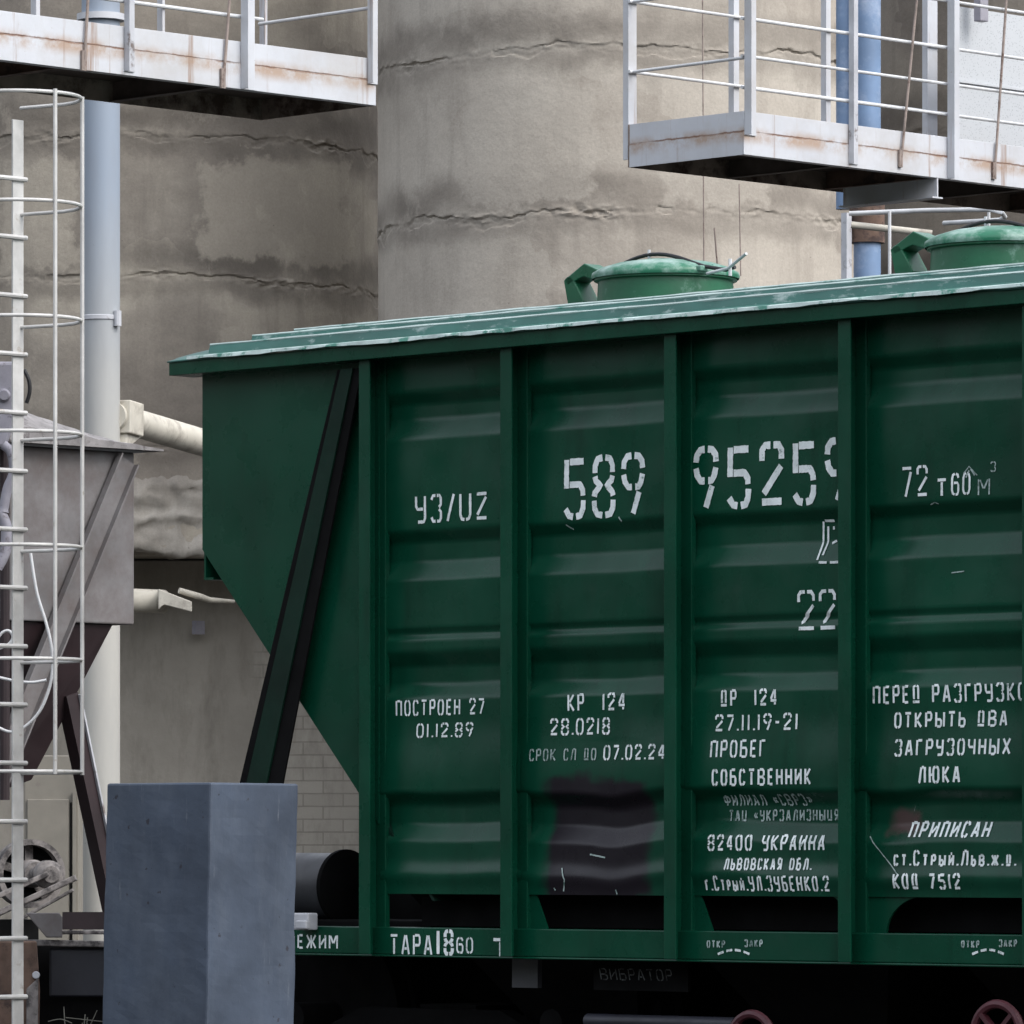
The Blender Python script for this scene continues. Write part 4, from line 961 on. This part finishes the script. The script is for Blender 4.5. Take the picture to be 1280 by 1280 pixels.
b.bar(a0, a1, .15, .008, (1, 0, 0)); b.bar(a0+side*.075+Vector((.02, 0, 0)), a1+side*.075+Vector((.02, 0, 0)), .012, .05, (1, 0, 0)); b.bar(a0-side*.075+Vector((.02, 0, 0)), a1-side*.075+Vector((.02, 0, 0)), .012, .05, (1, 0, 0))
b.build("raking_strut", M['dusty'], T)
b = MB(); a0, a1 = SX(84, 868, hx-.2), SX(140, 1130, hx-.2); b.bar(a0, a1+(a1-a0)*.9, .10, .10, (1, 0, 0)); lg = b.build("leg", M['maroon'], T)
b = MB(); a0, a1 = SX(97, 868, hx-.16), SX(150, 1130, hx-.16); b.bar(a0, a1, .012, .06, (1, 0, 0)); b.build("leg_flange", M['galv'], lg)
b = MB(); b.bar((hx-1.5, yl0+.2, zbx), (hx-1.5, yl0+.2, 0), .1, .1); b.build("leg", M['maroon'], T)
b = MB(); b.bar((hx-1.5, hy-.2, zbx), (hx-1.5, hy-.2, 0), .1, .1); b.build("leg", M['maroon'], T)
b = MB()
def hose(px, d=34): return [D(x, y, d) for x, y in px]
def smoothpts(P, k=6):
    out = []
    for i in range(len(P)-1):
        p0, p1, p2, p3 = P[max(i-1, 0)], P[i], P[i+1], P[min(i+2, len(P)-1)]
        for t in range(k):
            t /= k; out.append(.5*((2*p1)+(p2-p0)*t+(2*p0-5*p1+4*p2-p3)*t*t+(3*p1-p0-3*p2+p3)*t**3))
    return out+[P[-1]]
for pts in ([(38, 690), (46, 740), (58, 780), (65, 815), (64, 850), (52, 885), (33, 907), (14, 915), (-5, 908)], [(-5, 846), (18, 851), (40, 853), (58, 850)], [(-5, 800), (4, 790), (12, 789), (16, 797), (10, 806), (-4, 812)]):
    A = D(*pts[0], 33.5); b = MB(); b.tube(smoothpts(hose(pts, 33.5)), .0085, 8)
    lab = {38: "long white hose looping down behind the cage ladder", -5: None}[pts[0][0]] or ("short white hose end curled at the left edge behind the ladder" if pts[0][1] == 800 else "white hose sagging across behind the ladder stile")
    tag(b.build("hose", M['rail'], base=A, smooth=True), lab, "hose")

# pale machine behind the ladder
T = thing("valve_machine", "pale grey valve housing with levers at the far left edge behind the ladder", "machine", D(0, 1069, 36))
b = MB(); q = D(18, 455, 36); r = D(-120, 545, 36); b.prism([D(20, 452, 36), D(20, 520, 36), D(8, 560, 36), D(-120, 545, 36), D(-120, 452, 36)], D(20, 452, 36.6)-D(20, 452, 36)); b.build("housing", M['pale_machine'], T, bevel=.02)
b = MB(); n_ = (D(5, 494, 36.6)-D(5, 494, 36)).normalized(); b.lathe(D(5, 494, 35.96), n_, [(0, 0), (.028, 0), (.04, .02), (.04, .05)], 16); b.build("bolt", M['pale_machine'], T, smooth=30)
b = MB(); b.tube(smoothpts([D(4, 556, 35.9), D(14, 566, 35.9), D(17, 590, 35.9), D(9, 612, 35.9), D(4, 640, 35.9)]), [.03]*24+[.035], 10); b.tube(smoothpts([D(0, 640, 35.9), D(8, 660, 35.9), D(6, 690, 35.9), D(-4, 710, 35.9)]), .035, 10); b.build("lever", M['pale_machine'], T, smooth=True)
b = MB(); b.tube(smoothpts([D(30, 462, 36.3), D(36, 475, 36.3), D(37, 490, 36.3), D(33, 504, 36.3)]), .012, 8); b.build("cable", M['rubber'], T, smooth=True)
b = MB(); b.tube([D(6, 540, 36.2), D(6, 1000, 36.2)], .03, 10); b.build("stand", M['maroon'], T)

# beige cabinet
dc = 46
q0, q1 = D(34, 985, dc), D(98, 1150, dc)
T = thing("electrical_cabinet", "plain beige metal cabinet standing behind the hopper leg at lower left", "cabinet", (q0.x, q0.y, 0))
u = (D(94, 985, dc)-q0); u.z = 0; nrm = Vector((-u.y, u.x, 0)).normalized()
if nrm.dot(D(34, 985, dc+1)-q0) < 0: nrm = -nrm
zt, zb_ = q0.z, .15
def slab(b, px0, px1, za, zb2, near, deep):
    a = D(px0, 1000, dc); c = D(px1, 1000, dc); n2 = nrm
    P = [Vector((p.x, p.y, 0))+n2*k for p, k in ((a, near), (c, near), (c, deep), (a, deep))]
    b.quad_box([p+Vector((0, 0, za)) for p in P]+[p+Vector((0, 0, zb2)) for p in P])
b = MB(); slab(b, 30, 98, zb_, zt+.25, .02, .5); b.build("case", M['cabinet'], T, bevel=.008)
b = MB(); slab(b, 34, 86, zb_+.05, zz(999, dc), -.005, .018); b.build("door", M['cabinet'], T, bevel=.006)
b = MB(); slab(b, 87.5, 89.5, zb_+.05, zz(1003, dc), .006, .019); b.build("door_gap", M['black'], T)
b = MB(); slab(b, 91, 95, zb_+.05, zz(990, dc), -.02, .018); b.build("door_frame", M['cabinet'], T)

# conveyor tail pulley and frame
dv = 36.5
T = thing("conveyor_tail", "cement caked conveyor pulley with spokes and worn frame at the lower left", "conveyor", D(30, 1069, dv))
c = D(36, 1092, dv); ax = (D(90, 1100, dv-1.1)-D(36, 1092, dv)); ax.z = 0; ax.normalize()
b = MB(); rr_ = 43/F*dv
b.lathe(c-ax*.08, ax, [(rr_*.84, 0), (rr_, 0), (rr_, .16), (rr_*.84, .16), (rr_*.84, 0)], 40)
wheel = b.build("pulley", M['machine'], T, smooth=35)
sd = ax.cross(Vector((0, 0, 1))).normalized()
for k in range(5):
    a = R(18+72*k); v = sd*math.cos(a)+Vector((0, 0, 1))*math.sin(a); b = MB(); b.bar(c+v*.03, c+v*rr_*.88, .05, .012, ax); b.build("spoke", M['machine'], wheel)
b = MB(); b.lathe(c-ax*.1, ax, [(0, 0), (.085, 0), (.085, .24), (.07, .30), (.045, .30), (.045, .42), (0, .42)], 24); b.build("hub", M['machine'], wheel, smooth=35)
b = MB(); b.lathe(c-ax*.02, ax, [(rr_*.83, 0), (0, 0.001)], 40); b.build("web_disc", M['black'], wheel)
b = MB(); b.bar(D(-20, 1150, dv-.5), D(95, 1097, dv-.5), .10, .035); b.bar(D(-20, 1128, dv-.45), D(60, 1092, dv-.4), .06, .03); b.bar(D(20, 1152, dv-.55), D(92, 1112, dv-.55), .05, .02); b.build("belt_frame", M['machine'], T, bevel=.006)
b = MB(); b.lathe(D(60, 1093, dv-.3), ax, [(0, -.1), (.075, -.1), (.085, -.05), (.085, .05), (.05, .09), (0, .09)], 20); b.build("bearing", M['machine'], T, smooth=35)
b = MB(); b.box(D(-30, 1150, dv-.3), D(20, 1400, dv+.2)); b.build("plinth", M['black'], T)

df = 33.2
T = thing("trestle", "low heavy steel frame with rusty upright and dark beam left of the blue-grey post", "trestle", D(60, 1420, df))
def face(b, px, dd, th):
    P = [D(x, y, dd) for x, y in px]; b.prism(P, D(px[0][0], px[0][1], dd+th)-P[0])
b = MB(); face(b, [(-30, 1176), (46, 1176), (50, 1240), (46, 1420), (-30, 1420)], df-.3, .25); b.build("upright", M['rust'], T, bevel=.012)
b = MB(); face(b, [(62, 1186), (180, 1186), (180, 1246), (62, 1246)], df, .3); b.build("beam", M['navy'], T, bevel=.01)
b = MB(); face(b, [(32, 1141), (74, 1141), (78, 1146), (78, 1172), (58, 1172)], df-.1, .1); b.build("gusset", M['dusty'], T, bevel=.006)
b = MB(); face(b, [(76, 1163), (180, 1163), (180, 1168), (76, 1168)], df+.1, .3); face(b, [(-30, 1173), (180, 1177), (180, 1185), (-30, 1181)], df-.05, .5); b.build("ledge", M['machine'], T, bevel=.006)
b = MB(); face(b, [(78, 1140), (180, 1140), (180, 1162), (78, 1162)], df+.3, .1); b.build("back_plate", M['maroon'], T)
b = MB(); face(b, [(44, 1250), (190, 1250), (190, 1425), (44, 1425)], df+.05, .5); face(b, [(36, 1182), (192, 1182), (192, 1425), (36, 1425)], df+.56, .2); b.build("base", M['black'], T)  # taller black slab is an added backing that keeps the gaps dark
b = MB(); b.lathe(D(45, 1219, df-.33), (D(45, 1219, df)-D(45, 1219, df-1)).normalized(), [(0, 0), (.018, 0), (.022, .02), (.022, .05)], 12); b.build("bolt", M['galv'], T)
b = MB(); face(b, [(33, 1236), (48, 1222), (46, 1420), (33, 1420)], df-.34, .03); b.build("cover_strip", M['machine'], T, bevel=.006)
random.seed(3)
b = MB(); root = D(92, 1400, df-.6)
for k in range(14):
    top = D(random.uniform(58, 130), random.uniform(1256, 1330), df-.6+random.uniform(-.1, .1)); midp = root.lerp(top, .55)+Vector((random.uniform(-.03, .03), 0, .05))
    b.tube(smoothpts([root+Vector((random.uniform(-.1, .1), random.uniform(-.1, .1), -.2)), midp, top], 4), .0028, 5)
b.tube(smoothpts([D(60, 1277, df-.6), D(76, 1274, df-.6), D(90, 1279, df-.6)], 4), .003, 5); b.tube([D(82, 1272, df-.6), D(128, 1277, df-.6)], .0026, 5)
tag(b.build("dry_weed", M['weed'], base=(root.x, root.y, 0)), "thin dry weed stalks at the foot of the dark beam, bottom left", "weed")

# ------------------------------------------------------------------ blue-grey post in front
dp = 21.7
sP = F/dp
cx = Vector(((264-640)/F*dp, dp, 0))
aL = math.acos(138/173); wP = 173/sP
eL = Vector((-math.cos(aL), math.sin(aL), 0)); eR = Vector((math.sin(aL), math.cos(aL), 0))
# near edge at cx; corners run along eL (to the left) and eR (to the right)
ztop = zz(978, dp); taper = .016
b = MB(); nz_ = 60
ctrP = cx+eL*wP/2+eR*wP/2
rings = []
for i in range(nz_+1):
    z = ztop*i/nz_; k = 1+taper*(1-i/nz_)*3
    ring = []
    for a, c in ((0, 0), (1, 0), (1, 1), (0, 1)):
        for t in range(8):
            nxt = {(0, 0): (1, 0), (1, 0): (1, 1), (1, 1): (0, 1), (0, 1): (0, 0)}[(a, c)]
            aa, cc = a+(nxt[0]-a)*t/8, c+(nxt[1]-c)*t/8
            p = cx+eL*wP*aa+eR*wP*cc; p.x -= (ztop-z)*.0195; p.z = z
            p += Vector((noise.noise(p*4), noise.noise(p*4+Vector((9, 0, 0))), 0))*.006+Vector((noise.noise(p*13), noise.noise(p*13+Vector((9, 0, 0))), 0))*.003
            ring.append(p)
    rings.append(ring)
for r in rings: b.v += r
for i in range(nz_):
    for j in range(32): b.f.append((i*32+j, i*32+(j+1) % 32, (i+1)*32+(j+1) % 32, (i+1)*32+j))
b.f.append(tuple(range(nz_*32, nz_*32+32)))
o = b.build("concrete_post", M['pillar'], base=(ctrP.x, ctrP.y, 0), world=True, bevel=.008)
tag(o, "thick square blue-grey painted post standing in front of the wagon's left end", "post")
